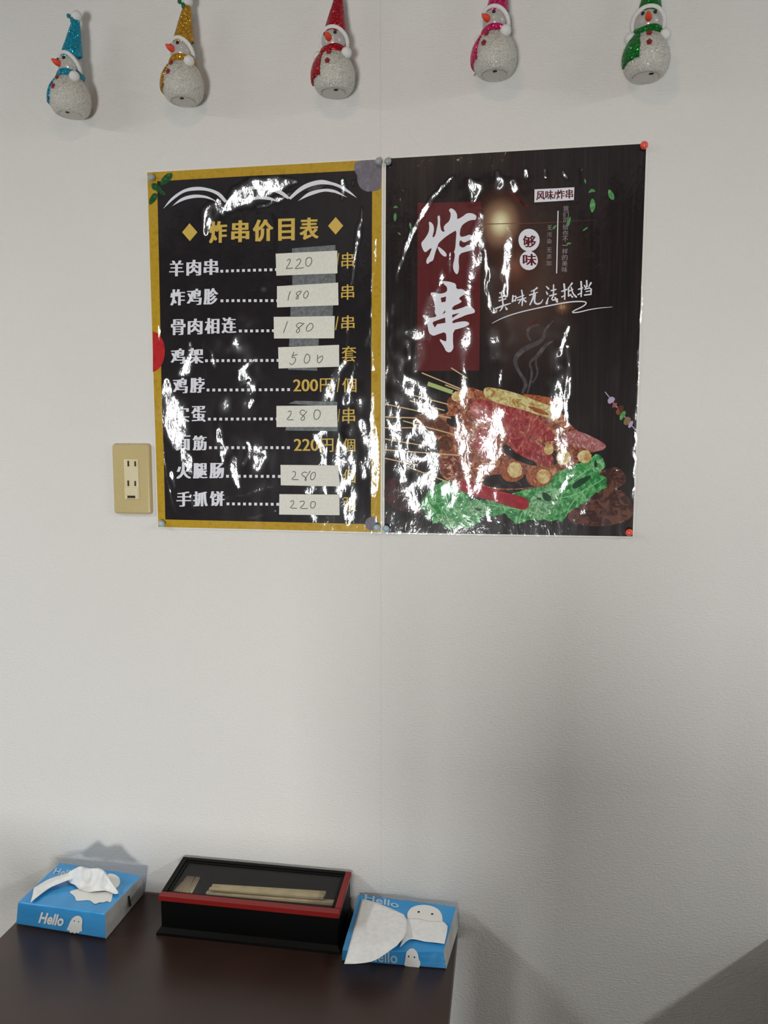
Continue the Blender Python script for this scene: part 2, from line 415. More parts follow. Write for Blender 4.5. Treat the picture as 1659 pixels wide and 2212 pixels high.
    def lay(s, name, surf, m, parent, layer, cell=0.004, label=None, stack=0.0):
        bm = bmesh.new()
        vs = [bm.verts.new((x, y, z)) for x, z, y in s.v]
        for k, f in enumerate(s.f):
            if len(set(f)) < 3: continue
            try: bm.faces.new([vs[i] for i in f])
            except ValueError: pass
        bmesh.ops.dissolve_degenerate(bm, dist=1e-6, edges=bm.edges)
        for axis, lo, hi in ((0, min(v[0] for v in s.v), max(v[0] for v in s.v)), (2, min(v[1] for v in s.v), max(v[1] for v in s.v))):
            base = surf.x0 if axis == 0 else surf.z0
            k = int((lo-base)/cell)+1
            while base+k*cell < hi:
                co = Vector((0, 0, 0)); co[axis] = base+k*cell; no = Vector((0, 0, 0)); no[axis] = 1
                bmesh.ops.bisect_plane(bm, geom=bm.verts[:]+bm.edges[:]+bm.faces[:], plane_co=co, plane_no=no, dist=1e-7)
                k += 1
        for f in bm.faces:
            f.normal_update()
            if f.normal.y > 0: f.normal_flip()
        bm.verts.ensure_lookup_table()
        nr = []
        off = wloc(parent)
        for v in bm.verts:
            nr.append(surf.n(v.co.x, v.co.z))
            v.co.y += -(0.0012+surf.h(v.co.x, v.co.z)+layer*0.00022)
            v.co -= off
        me = bpy.data.meshes.new(name); bm.to_mesh(me); bm.free()
        me.materials.append(m)
        me.polygons.foreach_set('use_smooth', [True]*len(me.polygons))
        me.normals_split_custom_set_from_vertices([tuple(n) for n in nr])
        o = bpy.data.objects.new(name, me); link(o, parent)
        if label: o['label'] = label
        return o

_gl = {}
def glyphs(body, bold=0.0):
    key = (body, bold)
    if key in _gl: return _gl[key]
    c = bpy.data.curves.new('glyphs', 'FONT'); c.body = body; c.size = 1.0; c.offset = bold; c.resolution_u = 3; c.fill_mode = 'FRONT'
    o = bpy.data.objects.new('glyphs', c); COL.objects.link(o)
    dg = bpy.context.evaluated_depsgraph_get()
    me = o.evaluated_get(dg).to_mesh()
    vs = [(v.co.x, v.co.y) for v in me.vertices]; fs = [tuple(p.vertices) for p in me.polygons]
    o.evaluated_get(dg).to_mesh_clear()
    bpy.data.objects.remove(o); bpy.data.curves.remove(c)
    _gl[key] = (vs, fs); return vs, fs
# ------------------------------------------------------------------ inks
I_WHITE = film_print('paper margin', (226, 224, 216))
I_BLACK = film_print('menu black', (26, 22, 25), [(34, 29, 33)], 40)
I_GOLD = film_print('menu gold', (176, 138, 30), [(188, 152, 42), (170, 132, 28)], 90)
I_GOLDT = film_print('gold lettering', (204, 172, 80), [(214, 182, 92)], 200)
I_LET = film_print('white lettering', (226, 226, 234))
I_BROWN = film_print('dark wood print', (26, 18, 19), [(31, 23, 24), (44, 34, 31)], 55, (4, 1, .12), 6)
I_RED = film_print('red panel', (88, 30, 33), [(96, 36, 38)], 60, (3, 1, .3))
I_MARO = film_print('maroon lettering', (92, 22, 30))
I_GREY = film_print('grey lettering', (150, 146, 148))
I_GLOW1 = film_print('glow outer', (66, 46, 42), [(58, 42, 40), (78, 50, 44)], 70, (4, 1, .15))
I_GLOW2 = film_print('glow middle', (122, 84, 66), [(108, 70, 56), (136, 96, 76)], 70, (3, 1, .3))
I_GLOW3 = film_print('glow inner', (186, 150, 118), [(176, 136, 104)], 70)
I_GLOW4 = film_print('glow core', (236, 228, 186))
I_SMOKE = film_print('smoke print', (84, 78, 80), [(66, 60, 62), (100, 94, 96)], 80)
I_LEAF = film_print('leaf print', (92, 160, 92), [(70, 136, 76), (124, 178, 120)], 120)
I_HERB = film_print('herb print', (30, 92, 44), [(18, 60, 30), (58, 130, 70)], 190, dist=1)
I_GARL = film_print('garlic print', (124, 120, 130), [(106, 102, 114), (138, 132, 142)], 60, (1, 1, .6), dist=1)
I_TOM = film_print('tomato print', (168, 26, 34), [(190, 40, 44), (150, 22, 30)], 60)
I_LETT = film_print('lettuce print', (26, 92, 46), [(40, 124, 62), (92, 172, 100), (176, 216, 176)], 75, (1.3, 1, 1), 7, 1.6)
I_LETT2 = film_print('pale lettuce print', (96, 160, 90), [(60, 130, 66), (150, 196, 150), (120, 176, 150)], 90, dist=2)
I_MEAT = film_print('fried meat print', (74, 34, 28), [(118, 60, 42), (168, 100, 68), (220, 176, 134)], 110, dist=1.2)
I_RMEAT = film_print('red meat print', (100, 24, 30), [(144, 44, 48), (168, 76, 70), (214, 160, 140)], 85, (1.4, 1, .9), dist=1.5)
I_BROWNM = film_print('brown meat print', (110, 62, 40), [(78, 40, 28), (150, 96, 60)], 70, dist=1)
I_CRISP = film_print('crisp batter print', (196, 184, 120), [(214, 204, 150), (178, 150, 84), (150, 90, 50)], 120, dist=1)
I_ORNG = film_print('orange crisp print', (150, 76, 44), [(176, 100, 60), (120, 52, 36), (200, 150, 100)], 140, dist=1)
I_SES = film_print('sesame meat print', (116, 52, 40), [(84, 34, 30), (150, 80, 56), (232, 206, 180)], 210)
I_BALL = film_print('cream ball print', (226, 212, 172), [(206, 180, 120), (178, 116, 66)], 110)
I_SAUS = film_print('sausage print', (160, 22, 38), [(146, 18, 34), (184, 50, 60)], 40, (1, 1, 2))
I_STICK = film_print('skewer stick print', (206, 176, 132))
I_STKG = film_print('green stick print', (168, 186, 116))
I_DIM = film_print('dim meat print', (84, 46, 40), [(52, 32, 32), (110, 66, 52), (96, 72, 56)], 60, dist=1.5)
I_HAZE = film_print('red haze print', (78, 40, 40), [(52, 34, 34), (96, 52, 50)], 30)
I_DARKC = film_print('dark crevice print', (34, 18, 18))
I_PINK = film_print('pink meat print', (196, 150, 146), [(150, 70, 70), (216, 190, 184)], 110, dist=1)
I_LAV = film_print('onion slice print', (176, 160, 190))
I_TAN = film_print('tan slice print', (142, 118, 84), [(122, 98, 70)], 200)

# ------------------------------------------------------------------ left poster: the menu
C1 = [(316, 370), (829.5, 341), (826, 1153), (340, 1141)]
ST1 = [
 ([(446, 508), (450, 488), (458, 462), (474, 444), (486, 470)], [8, 22, 30, 22, 6], 1),
 ([(492, 452), (520, 428), (552, 412), (600, 398), (640, 392)], [16, 40, 44, 34, 10], 1),
 ([(560, 446), (600, 432), (632, 418)], [6, 12, 6], .9),
 ([(660, 412), (690, 402), (706, 396)], [8, 14, 8], .75), ([(741, 392), (741, 412), (738, 432)], [10, 14, 6], 1),
 ([(762, 392), (761, 398)], 6, .8),
 ([(784, 448), (778, 490), (772, 530), (766, 580), (758, 628)], [3, 8, 9, 7, 4], 1),
 ([(818, 440), (812, 520), (806, 590), (804, 640)], [3, 7, 7, 4], 1), ([(805, 660), (804, 740), (806, 800)], [3, 5, 4], .9),
 ([(757, 690), (752, 715), (751, 745)], [4, 6, 3], .9),
 ([(748, 782), (730, 805), (716, 835), (706, 868)], [8, 14, 22, 26], .95), ([(768, 785), (764, 812), (756, 840), (746, 866)], [4, 6, 10, 14], .85),
 ([(800, 690), (795, 745), (775, 790)], [3, 5, 3], .7),
 ([(700, 930), (686, 944), (697, 960), (704, 985), (702, 1004)], [10, 14, 12, 8, 8], 1), ([(706, 932), (705, 1004)], [6, 5], .95),
 ([(738, 942), (746, 985), (748, 1040), (752, 1085), (755, 1130)], [10, 40, 42, 34, 10], 1),
 ([(782, 912), (792, 950), (796, 990), (802, 1040)], [14, 22, 16, 6], .8), ([(782, 1000), (788, 1030)], [14, 8], .9),
 ([(804, 850), (807, 930), (811, 1010), (806, 1070)], [6, 12, 20, 10], 1), ([(812, 1080), (811, 1130)], [4, 3], .9),
 ([(362, 826), (364, 850), (372, 890), (384, 930), (382, 965)], [14, 26, 62, 48, 12], 1), ([(412, 742), (416, 770), (404, 800), (394, 812)], [6, 16, 26, 14], .85),
 ([(398, 976), (406, 996), (413, 1018)], [16, 24, 10], .95), ([(474, 930), (478, 970), (481, 996)], [10, 16, 8], .8),
 ([(506, 990), (512, 1030), (516, 1052)], [10, 18, 8], .85), ([(372, 1020), (378, 1052)], [8, 6], .8), ([(414, 1070), (420, 1098)], [10, 6], .8),
 ([(351, 880), (354, 960), (362, 1040), (374, 1090), (382, 1112)], [3, 3, 4, 4, 3], .75), ([(345, 698), (347, 716), (346, 736)], [4, 8, 4], .9),
 ([(674, 1052), (664, 1066)], [16, 12], .85), ([(703, 1052), (703, 1066)], [9, 7], .8), ([(679, 1116), (684, 1134)], [14, 8], .8), ([(706, 1120), (696, 1140), (688, 1148)], [4, 6, 6], .9),
 ([(560, 770), (520, 800), (524, 818)], [6, 8, 8], .55), ([(452, 750), (464, 780), (466, 800)], [4, 10, 4], .7), ([(548, 866), (542, 880)], [10, 6], .8),
 ([(540, 820), (528, 830)], [6, 6], .7), ([(420, 1100), (480, 1082), (560, 1060), (600, 1046)], [3, 3, 4, 3], .5), ([(540, 1120), (600, 1104)], 3, .5),
 ([(534, 955), (540, 985), (528, 1005)], [6, 10, 6], .7), ([(445, 730), (446, 822)], 3, .4), ([(598, 600), (598, 480), (590, 460)], [4, 8, 4], .35),
]
PA1 = [(540, 690, 22, 16, 1.2), (500, 750, 34, 40, 1.0), (545, 830, 30, 60, .9), (480, 900, 40, 60, .8), (560, 1000, 30, 50, .9), (770, 860, 20, 40, 1.0),
       (420, 640, 14, 30, .5), (570, 626, 8, 6, 1.2), (460, 480, 20, 40, .5), (480, 980, 60, 60, .5), (745, 930, 20, 22, 1.2)]
S1 = Surf(C1, ST1, PA1, 3)
menu = thing('menu_poster', 'gold bordered black price list poster pinned to the wall beside the outlet', 'poster', W(580, 1147, 0.001), group=None)
def sheet(ink, surf, name, m, parent, ins, layer, lab=None):
    u, v = ins if isinstance(ins, tuple) else (ins, ins)
    i = ink; i.wpoly([surf.Q(u, v), surf.Q(1-u, v), surf.Q(1-u, 1-v), surf.Q(u, 1-v)])
    return i.lay(name, surf, m, parent, layer, 0.0025, lab)
sheet(Ink(), S1, 'paper_sheet', I_WHITE, menu, 0.0, 0, 'white paper margin')
g = Ink()
o_, i_ = (0.006, 0.0042), (0.043, 0.0295)
qo = [S1.Q(o_[0], o_[1]), S1.Q(1-o_[0]-.002, o_[1]), S1.Q(1-o_[0]-.002, 1-o_[1]), S1.Q(o_[0], 1-o_[1])]
qi = [S1.Q(.049, .0295), S1.Q(1-.046, .0295), S1.Q(1-.048, 1-.0265), S1.Q(.040, 1-.0265)]
for a in range(4): g.wpoly([qo[a], qo[(a+1) % 4], qi[(a+1) % 4], qi[a]])
g.lay('gold_border', S1, I_GOLD, menu, 1, 0.0025, 'gold border')
g = Ink(); g.wpoly(qi); g.lay('black_panel', S1, I_BLACK, menu, 1, 0.0025, 'black centre panel')

g = Ink()
g.arc([(354, 452), (372, 430), (400, 411), (430, 405.5), (460, 411), (480, 421), (494, 437)], [(488, 440), (472, 424), (450, 415), (425, 413.5), (400, 418), (376, 434), (354, 452)])
g.arc([(374, 447), (395, 430), (420, 423), (445, 425), (462, 432), (475, 441)], [(462, 435), (445, 430.5), (425, 430), (400, 435), (374, 447)])
g.arc([(490, 441), (505, 424), (530, 409), (560, 402), (592, 406), (612, 415), (626, 427)], [(623, 431), (600, 418), (575, 411), (548, 411), (525, 418), (508, 430), (490, 441)])
g.arc([(516, 447), (540, 430), (562, 424), (585, 427), (604, 437)], [(585, 433), (560, 431), (540, 436), (516, 447)])
g.arc([(624, 428), (644, 409), (665, 397), (693, 390), (714, 393.5), (738, 402), (757.5, 415), (772, 429)], [(752, 417), (734, 407), (717, 401), (693, 399.5), (668, 406), (647, 417), (628, 432)])
g.arc([(644, 435), (668, 416.5), (700, 409), (726, 412.5), (751, 427.5)], [(724, 417.5), (700, 415), (672, 423), (644, 435)])
g.lay('scroll_ornament', S1, I_LET, menu, 2, label='white double arc scrolls')
g = Ink()
for ch, x0, x1 in (('炸', 454, 490), ('串', 502, 538), ('价', 548, 590), ('目', 603, 636), ('表', 649, 688)):
    yb = 526.5-(x0-454)*.0385
    g.text(ch, (x0, yb), (x1, yb-1.2), 47.5, bold=.014, smear=(-1.5, 1.5, 0))
g.lay('heading_lettering', S1, I_GOLDT, menu, 2, label='gold heading')
for cx, cy in ((412, 503), (726, 489)):
    g = Ink(); g.poly([(cx, cy-19), (cx+16.5, cy), (cx, cy+19), (cx-16.5, cy)]); g.lay('diamond_ornament', S1, I_GOLDT, menu, 2)
ROWS = [('羊肉串', (369, 598), (472, 595), 34, 481, 587, 598, 583), ('炸鸡胗', (372, 661), (472, 659), 35, 482, 651, 601, 650),
        ('骨肉相连', (374, 725), (512, 721), 34, 522, 716, 592, 715), ('鸡架', (374, 787), (441, 786), 33, 449, 780, 602, 779),
        ('鸡脖', (378, 850), (443, 849), 33, 452, 843, 625, 842), ('实蛋', (380, 912), (445, 911.5), 34, 454, 905.5, 600, 905),
        ('面筋', (382, 973), (447, 973), 32, 456, 967, 624, 967), ('火腿肠', (383.5, 1034), (484, 1033), 33, 493, 1028.5, 604, 1029),
        ('手抓饼', (384, 1094), (485, 1093), 32, 494, 1088, 601, 1089)]
for body, bl, br, hh, dx0, dy0, dx1, dy1 in ROWS:
    g = Ink(); n = len(body); cw = 28.5
    for k, ch in enumerate(body):
        f = k/(n-1); x = bl[0]+(br[0]-cw-bl[0])*f; y = bl[1]+(br[1]-bl[1])*f
        g.text(ch, (x, y), (x+cw, y-.4), hh, bold=-.002, smear=(-1.8, 1.8, -.9, .9, 0))
    g.lay('dish_lettering', S1, I_LET, menu, 2)
    g = Ink(); n = int(round((dx1-dx0)/12.2))
    for k in range(n+1):
        x = dx0+k*(dx1-dx0)/n; y = dy0+(dy1-dy0)*k/n
        g.poly([(x-3, y-3), (x+3, y-3), (x+3, y+3), (x-3, y+3)])
    g.lay('leader_dots', S1, I_LET, menu, 2)
UNITS = [('串', (739, 582), (765, 581), 35), ('/', (728.5, 578), (733.5, 577.5), 30), ('串', (738.5, 649), (766, 648), 33), ('/', (725.5, 714), (732.5, 713.5), 29),
         ('串', (739, 715), (767, 714), 32), ('套', (740, 783), (771, 782), 34),
         ('円', (693, 847), (719, 846.5), 29), ('/', (729, 847), (735, 847), 30), ('個', (741, 848), (771, 848), 31), ('/', (731.5, 912), (735, 912), 28), ('串', (741, 915), (768, 914.5), 34),
         ('円', (694, 976.5), (721, 976), 29), ('/', (726.5, 976), (732, 976), 29), ('個', (742, 976), (768, 976), 29),
         ('個', (742, 1043.5), (768, 1043.5), 30), ('張', (743, 1105), (770, 1105), 31)]
for body, bl, br, hh in UNITS:
    g = Ink(); g.text(body, bl, br, hh, smear=(-.3, .4)); g.lay('unit_lettering', S1, I_GOLDT, menu, 2)
for bl, br, txt in (((635.5, 846), (688, 845.5), '200'), ((636.5, 974), (689, 974), '220')):
    g = Ink(); g.text(txt, bl, br, 26, smear=(-.8, .8, 0)); g.lay('price_lettering', S1, I_GOLDT, menu, 2)
g = Ink()
for p in ([(346, 401), (350, 387), (361, 376), (372, 373.5), (375, 381), (368, 394), (356, 401)], [(328, 397), (339, 396), (346, 403), (344, 411), (334, 413), (328, 406)],
          [(323, 438), (324, 430), (332, 418), (341, 418), (342, 428), (334, 438), (325, 444)], [(343, 412), (354, 412), (362, 421), (356, 424), (347, 420)], [(338, 404), (348, 402), (352, 414), (340, 418)]):
    g.poly(p, 2)
g.lay('herb_picture', S1, I_HERB, menu, 3, label='printed green basil sprig')
g = Ink(); g.poly([(769, 348), (765, 360), (767, 372), (773, 381), (772.5, 393), (778.5, 407), (791, 415.5), (805, 414.5), (817, 412), (824, 407), (825, 345)], 1)
g.lay('garlic_picture', S1, I_GARL, menu, 3, label='printed grey garlic bulb')
g = Ink(); g.poly([(795+3, 386), (799, 378), (806, 368), (818, 364), (806, 374), (802, 388)]); g.lay('garlic_fold', S1, film_print('garlic fold', (104, 96, 106)), menu, 4)
g = Ink(); g.poly([(327+32*math.cos(a), 760+44*math.sin(a)) for a in [R(-82+164*k/20) for k in range(21)]]); g.lay('tomato_picture', S1, I_TOM, menu, 3, label='printed red tomato')
g = Ink(); g.disc(803.5, 1131, 14.5, 14.5, wob=.04); g.lay('onion_picture', S1, I_GARL, menu, 3, label='printed grey pearl onion')

# ------------------------------------------------------------------ right poster: fried skewers
C2 = [(830.5, 340), (1400, 307), (1370, 1162), (827, 1153)]
ST2 = [
 ([(858, 610), (864, 580), (882, 525), (902, 480), (935, 432), (972, 389), (998, 378)], [3, 5, 9, 9, 9, 6, 3], 1),
 ([(1016, 390), (1026, 408), (1022, 432)], [6, 22, 10], .85), ([(1076, 380), (1080, 402)], [10, 16], .8), ([(1108, 396), (1115, 412)], [8, 14], .9), ([(1134, 370), (1134, 384)], [8, 8], 1),
 ([(1176, 368), (1177, 382)], [7, 7], .9), ([(1218, 372), (1222, 386)], [6, 10], .85), ([(1252, 366), (1255, 400)], 4, .6),
 ([(1038, 466), (1036, 500), (1030, 530), (1026, 565), (1020, 600)], [10, 26, 30, 26, 18], .95),
 ([(1046, 468), (1049, 520), (1050, 580), (1052, 630), (1060, 662), (1068, 672)], [4, 6, 6, 7, 9, 10], 1),
 ([(1096, 488), (1099, 520), (1098, 552), (1094, 590), (1092, 636)], [5, 16, 22, 20, 10], 1),
 ([(972, 546), (973, 570), (974, 598)], [4, 10, 5], .95), ([(955, 582), (955, 600), (947, 625)], [5, 10, 8], .85), ([(1010, 604), (1016, 620)], [6, 14], .9),
 ([(950, 628), (934, 650), (925, 680), (918, 706)], [10, 22, 26, 12], .75), ([(884, 722), (905, 720), (926, 728)], [10, 26, 10], .95), ([(908, 745), (908, 775), (900, 800)], [20, 24, 14], .6),
 ([(882, 742), (885, 775)], [6, 10], .7), ([(1008, 715), (1004, 745), (1000, 775)], [22, 22, 14], .75), ([(1010, 630), (1016, 660)], [14, 14], .7),
 ([(1003, 776), (1000, 790), (1006, 820), (1000, 860)], [12, 10, 12, 14], .95), ([(1084, 800), (1080, 830)], [5, 6], .9), ([(1068, 720), (1070, 768)], [20, 20], .55),
 ([(872, 816), (895, 838), (916, 865), (930, 895)], [12, 34, 42, 30], .9),
 ([(902, 918), (915, 950), (920, 1000), (914, 1050), (908, 1085), (925, 1112)], [16, 46, 48, 46, 44, 20], .92),
 ([(846, 876), (856, 930), (864, 1000), (876, 1060), (900, 1095)], [20, 26, 26, 28, 14], .8), ([(975, 1050), (965, 1090)], [34, 20], .85),
 ([(990, 900), (1000, 950), (1008, 1010), (1015, 1068)], [14, 30, 18, 5], 1), ([(1078, 890), (1066, 960), (1046, 1020), (1022, 1075)], [24, 34, 24, 6], .85),
 ([(1040, 905), (1032, 980)], [50, 40], .6), ([(1000, 850), (1002, 880)], [16, 16], .85),
 ([(1198, 826), (1204, 868), (1198, 900)], [20, 26, 24], .8), ([(1226, 752), (1228, 820), (1222, 880), (1226, 920)], [5, 8, 8, 8], .95), ([(1208, 930), (1222, 990), (1238, 1024)], [18, 24, 16], .9),
 ([(1240, 1012), (1222, 1040), (1196, 1082)], [10, 10, 4], .9), ([(1218, 736), (1210, 762)], [8, 10], .9), ([(1228, 706), (1222, 726)], [6, 6], .9),
 ([(1394, 520), (1388, 620), (1382, 720), (1376, 860), (1372, 1000), (1369, 1080)], [2, 5, 4, 5, 5, 3], .9), ([(1331, 1018), (1330, 1056)], [5, 4], .8),
 ([(1072, 1056), (1070, 1080)], [10, 8], .6), ([(1270, 1078), (1258, 1108)], [8, 6], .85), ([(1056, 1100), (1058, 1122)], [10, 6], .6),
 ([(838, 420), (836, 700), (834, 1000)], [2, 3, 3], .5), ([(850, 660), (846, 760)], [4, 4], .5),
]
PA2 = [(1060, 410, 80, 30, .7), (860, 800, 26, 120, .8), (1090, 720, 30, 80, .5), (1210, 800, 20, 60, .9), (1060, 600, 20, 50, .5), (1180, 700, 60, 50, .4), (890, 1000, 50, 100, .5), (1100, 930, 80, 80, .3)]
S2 = Surf(C2, ST2, PA2, 5)
skew = thing('skewer_poster', 'dark poster picturing fried skewers on lettuce with large white calligraphy', 'poster', W(1100, 1157, 0.001))
sheet(Ink(), S2, 'paper_sheet', I_WHITE, skew, 0.0, 0, 'white paper margin')
sheet(Ink(), S2, 'dark_background', I_BROWN, skew, (.007, .0042), 1, 'dark wood background')
BG_ = (29, 21, 22)
g = Ink(); g.disc(1135, 610, 150, 250, n=48); g.lay('wood_grain_glow', S2, film_radial('wood centre', 1135, 610, 148, 248, [(0, (92, 70, 62)), (.5, (80, 60, 54)), (1.0, (60, 46, 42))]), skew, 1.5, label='lighter wood grain in the middle')
g = Ink(); g.disc(1118, 580, 62, 86); g.lay('light_glow', S2, film_radial('lower glow', 1112, 575, 60, 84, [(0, (124, 80, 62)), (.45, (92, 56, 46)), (1.0, (64, 42, 37))]), skew, 2)
g = Ink(); g.disc(1085, 486, 72, 92); g.lay('light_glow', S2, film_radial('flare glow', 1081, 484, 70, 90, [(0, (244, 238, 200)), (.16, (228, 216, 172)), (.34, (176, 138, 108)), (.62, (104, 66, 54)), (1.0, (70, 44, 38))]), skew, 3)
g = Ink(); g.stroke([(1050, 486), (1150, 484), (1290, 477)], [2, 1.2, .4])
g.lay('light_flare', S2, I_GLOW2, skew, 4)
g = Ink(); g.disc(1214, 666, 26, 24); g.lay('light_glow', S2, film_radial('small glow', 1214, 664, 26, 24, [(0, (196, 160, 120)), (.3, (120, 84, 64)), (1.0, (60, 42, 38))]), skew, 4)
g = Ink(); g.stroke([(1215, 655), (1214, 680)], [2, 1])
g.lay('light_flare', S2, I_GLOW2, skew, 4)
g = Ink(); g.poly([(903, 441), (1040, 437), (1035.5, 801), (902, 802)]); g.lay('red_panel', S2, I_RED, skew, 6, label='dark red vertical panel')
def cx(f, o, *pts): return [(o[0]+x/f, o[1]+y/f) for x, y in pts]
A = lambda *p: cx(9.217, (880, 440), *p)
B = lambda *p: cx(9.217, (880, 600), *p)
g = Ink()
g.poly(A((430, 380), (465, 378), (520, 430), (540, 520), (520, 610), (500, 695), (560, 660), (590, 520), (610, 420), (612, 330), (602, 290), (620, 252), (650, 255), (658, 330), (655, 440), (685, 570), (755, 575),
         (722, 500), (750, 440), (800, 400), (840, 360), (865, 280), (865, 195), (830, 160), (850, 115), (890, 112), (960, 160), (1000, 250), (990, 335), (1100, 280), (1190, 205), (1290, 208), (1370, 250), (1380, 290), (1360, 350),
         (1290, 340), (1180, 380), (1065, 475), (1040, 680), (1150, 672), (1240, 630), (1310, 665), (1325, 710), (1230, 750), (1130, 800), (1050, 730), (1030, 860), (1120, 900), (1200, 830), (1300, 860), (1330, 930), (1200, 965), (1040, 1010), (1020, 1150), (1035, 1300),
         (1010, 1410), (970, 1415), (920, 1330), (910, 1240), (945, 1100), (950, 1005), (925, 975), (955, 930), (970, 760), (985, 540), (900, 590), (800, 650), (700, 730), (620, 810), (610, 860), (590, 900), (550, 1020), (520, 1150), (455, 1170), (410, 1220), (380, 1185), (390, 1110), (440, 1050), (500, 890), (440, 920), (365, 990), (320, 940), (278, 820), (300, 770), (350, 720), (430, 590), (445, 480)), 1)
g.poly(A((600, 865), (660, 890), (770, 985), (792, 1050), (760, 1075), (700, 1045), (640, 970)), 1)
g.lay('calligraphy', S2, I_LET, skew, 7, label='white brush character reading fry')
g = Ink()
g.poly(B((690, 75), (780, 80), (870, 95), (975, 130), (975, 240), (1100, 230), (1165, 290), (1160, 330), (1040, 400), (1035, 440), (1090, 470), (1060, 510), (900, 580), (895, 665), (1100, 605), (1180, 565), (1260, 570), (1340, 640), (1350, 690), (1320, 715),
         (1180, 745), (1060, 800), (900, 860), (900, 920), (1000, 890), (1180, 870), (1250, 925), (1180, 975), (1060, 1015), (915, 1050), (910, 1300), (925, 1400), (880, 1480), (820, 1495), (765, 1460), (745, 1400), (620, 1210), (760, 1280), (785, 1250), (770, 1080), (620, 1130), (530, 1165), (480, 1145),
         (430, 1100), (400, 920), (370, 850), (300, 770), (330, 745), (380, 760), (430, 815), (600, 780), (545, 710), (560, 600), (520, 420), (450, 310), (560, 300), (640, 335), (795, 295), (795, 190), (740, 150)), 1)
g.lay('calligraphy', S2, I_LET, skew, 7, label='white brush character reading skewer')
g = Ink()
for p in (B((668, 412), (775, 382), (765, 485), (685, 500)), B((700, 740), (755, 655), (760, 700)), B((895, 745), (1040, 710), (900, 810)), B((505, 910), (530, 880), (755, 800), (762, 905), (600, 930), (550, 1000))):
    g.poly(p)
g.poly(A((1035, 770), (1120, 790), (1070, 850)), 1)
g.lay_each('calligraphy_opening', S2, I_RED, skew, 8, label='red gaps inside the white brush characters')
g = Ink(); g.poly([(1154.5, 411), (1240, 407), (1239, 434.5), (1154, 439)]); g.lay('title_plate', S2, I_LET, skew, 6, label='white title plate')
g = Ink(); g.text('风味/炸串', (1158, 434.5), (1236.5, 431), 20, bold=.008, smear=(0, .8)); g.lay('title_lettering', S2, I_MARO, skew, 7)
g = Ink(); g.disc(1142.6, 520.5, 22.8, 24.5); g.disc(1142, 564.5, 19.6, 20.5); g.lay('round_badge', S2, I_LET, skew, 6, label='white double round badge')
for ch, bl, br, hh in (('够', (1129, 537), (1157, 536), 26), ('味', (1129, 575.5), (1158, 575), 25)):
    g = Ink(); g.text(ch, bl, br, hh, bold=.012, smear=(0, 1)); g.lay('badge_lettering', S2, I_MARO, skew, 7)
for body, top, bot, sz in (('我们可给你不一样的美味', (1222, 453), (1219, 584), 12), ('无污染', (1187, 494), (1186, 523), 10.5), ('无添加', (1186, 542), (1185, 570), 10.5)):
    g = Ink(); n = len(body)
    for k, ch in enumerate(body):
        x = top[0]+(bot[0]-top[0])*k/(n-1); y = top[1]+(bot[1]-top[1])*k/(n-1)
        hh = sz if ch != '一' else 1.5
        g.text(ch, (x-sz/2, y+hh/2), (x+sz/2, y+hh/2-.4), hh)
    g.lay('small_lettering', S2, I_GREY, skew, 6)
g = Ink(); g.stroke([(1205, 458), (1202, 591)], 2.3); g.lay('divider_line', S2, I_LET, skew, 6)
L4 = lambda *p: cx(4.366, (1040, 340), *p)
L3 = lambda *p: cx(5.53, (820, 300), *p)
for p in (L4((998, 350), (1020, 315), (1045, 303), (1080, 335), (1040, 338)), L4((1042, 382), (1015, 450), (1025, 510), (1040, 535), (1068, 490), (1072, 440)), L4((1195, 305), (1187, 350), (1200, 395), (1240, 418), (1252, 385), (1235, 340)),
          L4((945, 710), (965, 680), (1008, 660), (985, 690)), L4((838, 562), (815, 590), (800, 660), (822, 660), (842, 600)), L4((665, 690), (680, 655), (710, 640), (695, 675)), L4((790, 825), (820, 805), (850, 818), (830, 830)),
          L4((965, 205), (985, 230), (980, 265), (968, 245)), L4((932, 140), (955, 110), (950, 130)), L3((165, 840), (175, 815), (200, 803), (232, 835), (195, 833)), L3((192, 875), (163, 945), (187, 1010), (213, 945)),
          L3((362, 1010), (358, 1050), (378, 1100), (388, 1050), (375, 1015)), L3((215, 1125), (245, 1130), (263, 1160), (235, 1150)), L3((250, 710), (245, 740), (256, 760), (260, 730)), L3((270, 620), (290, 625), (294, 642))):
    g = Ink(); g.poly(p, 2); g.lay('leaf_picture', S2, I_LEAF, skew, 5)
K = lambda *p: cx(6.144, (1060, 590), *p)
g = Ink()
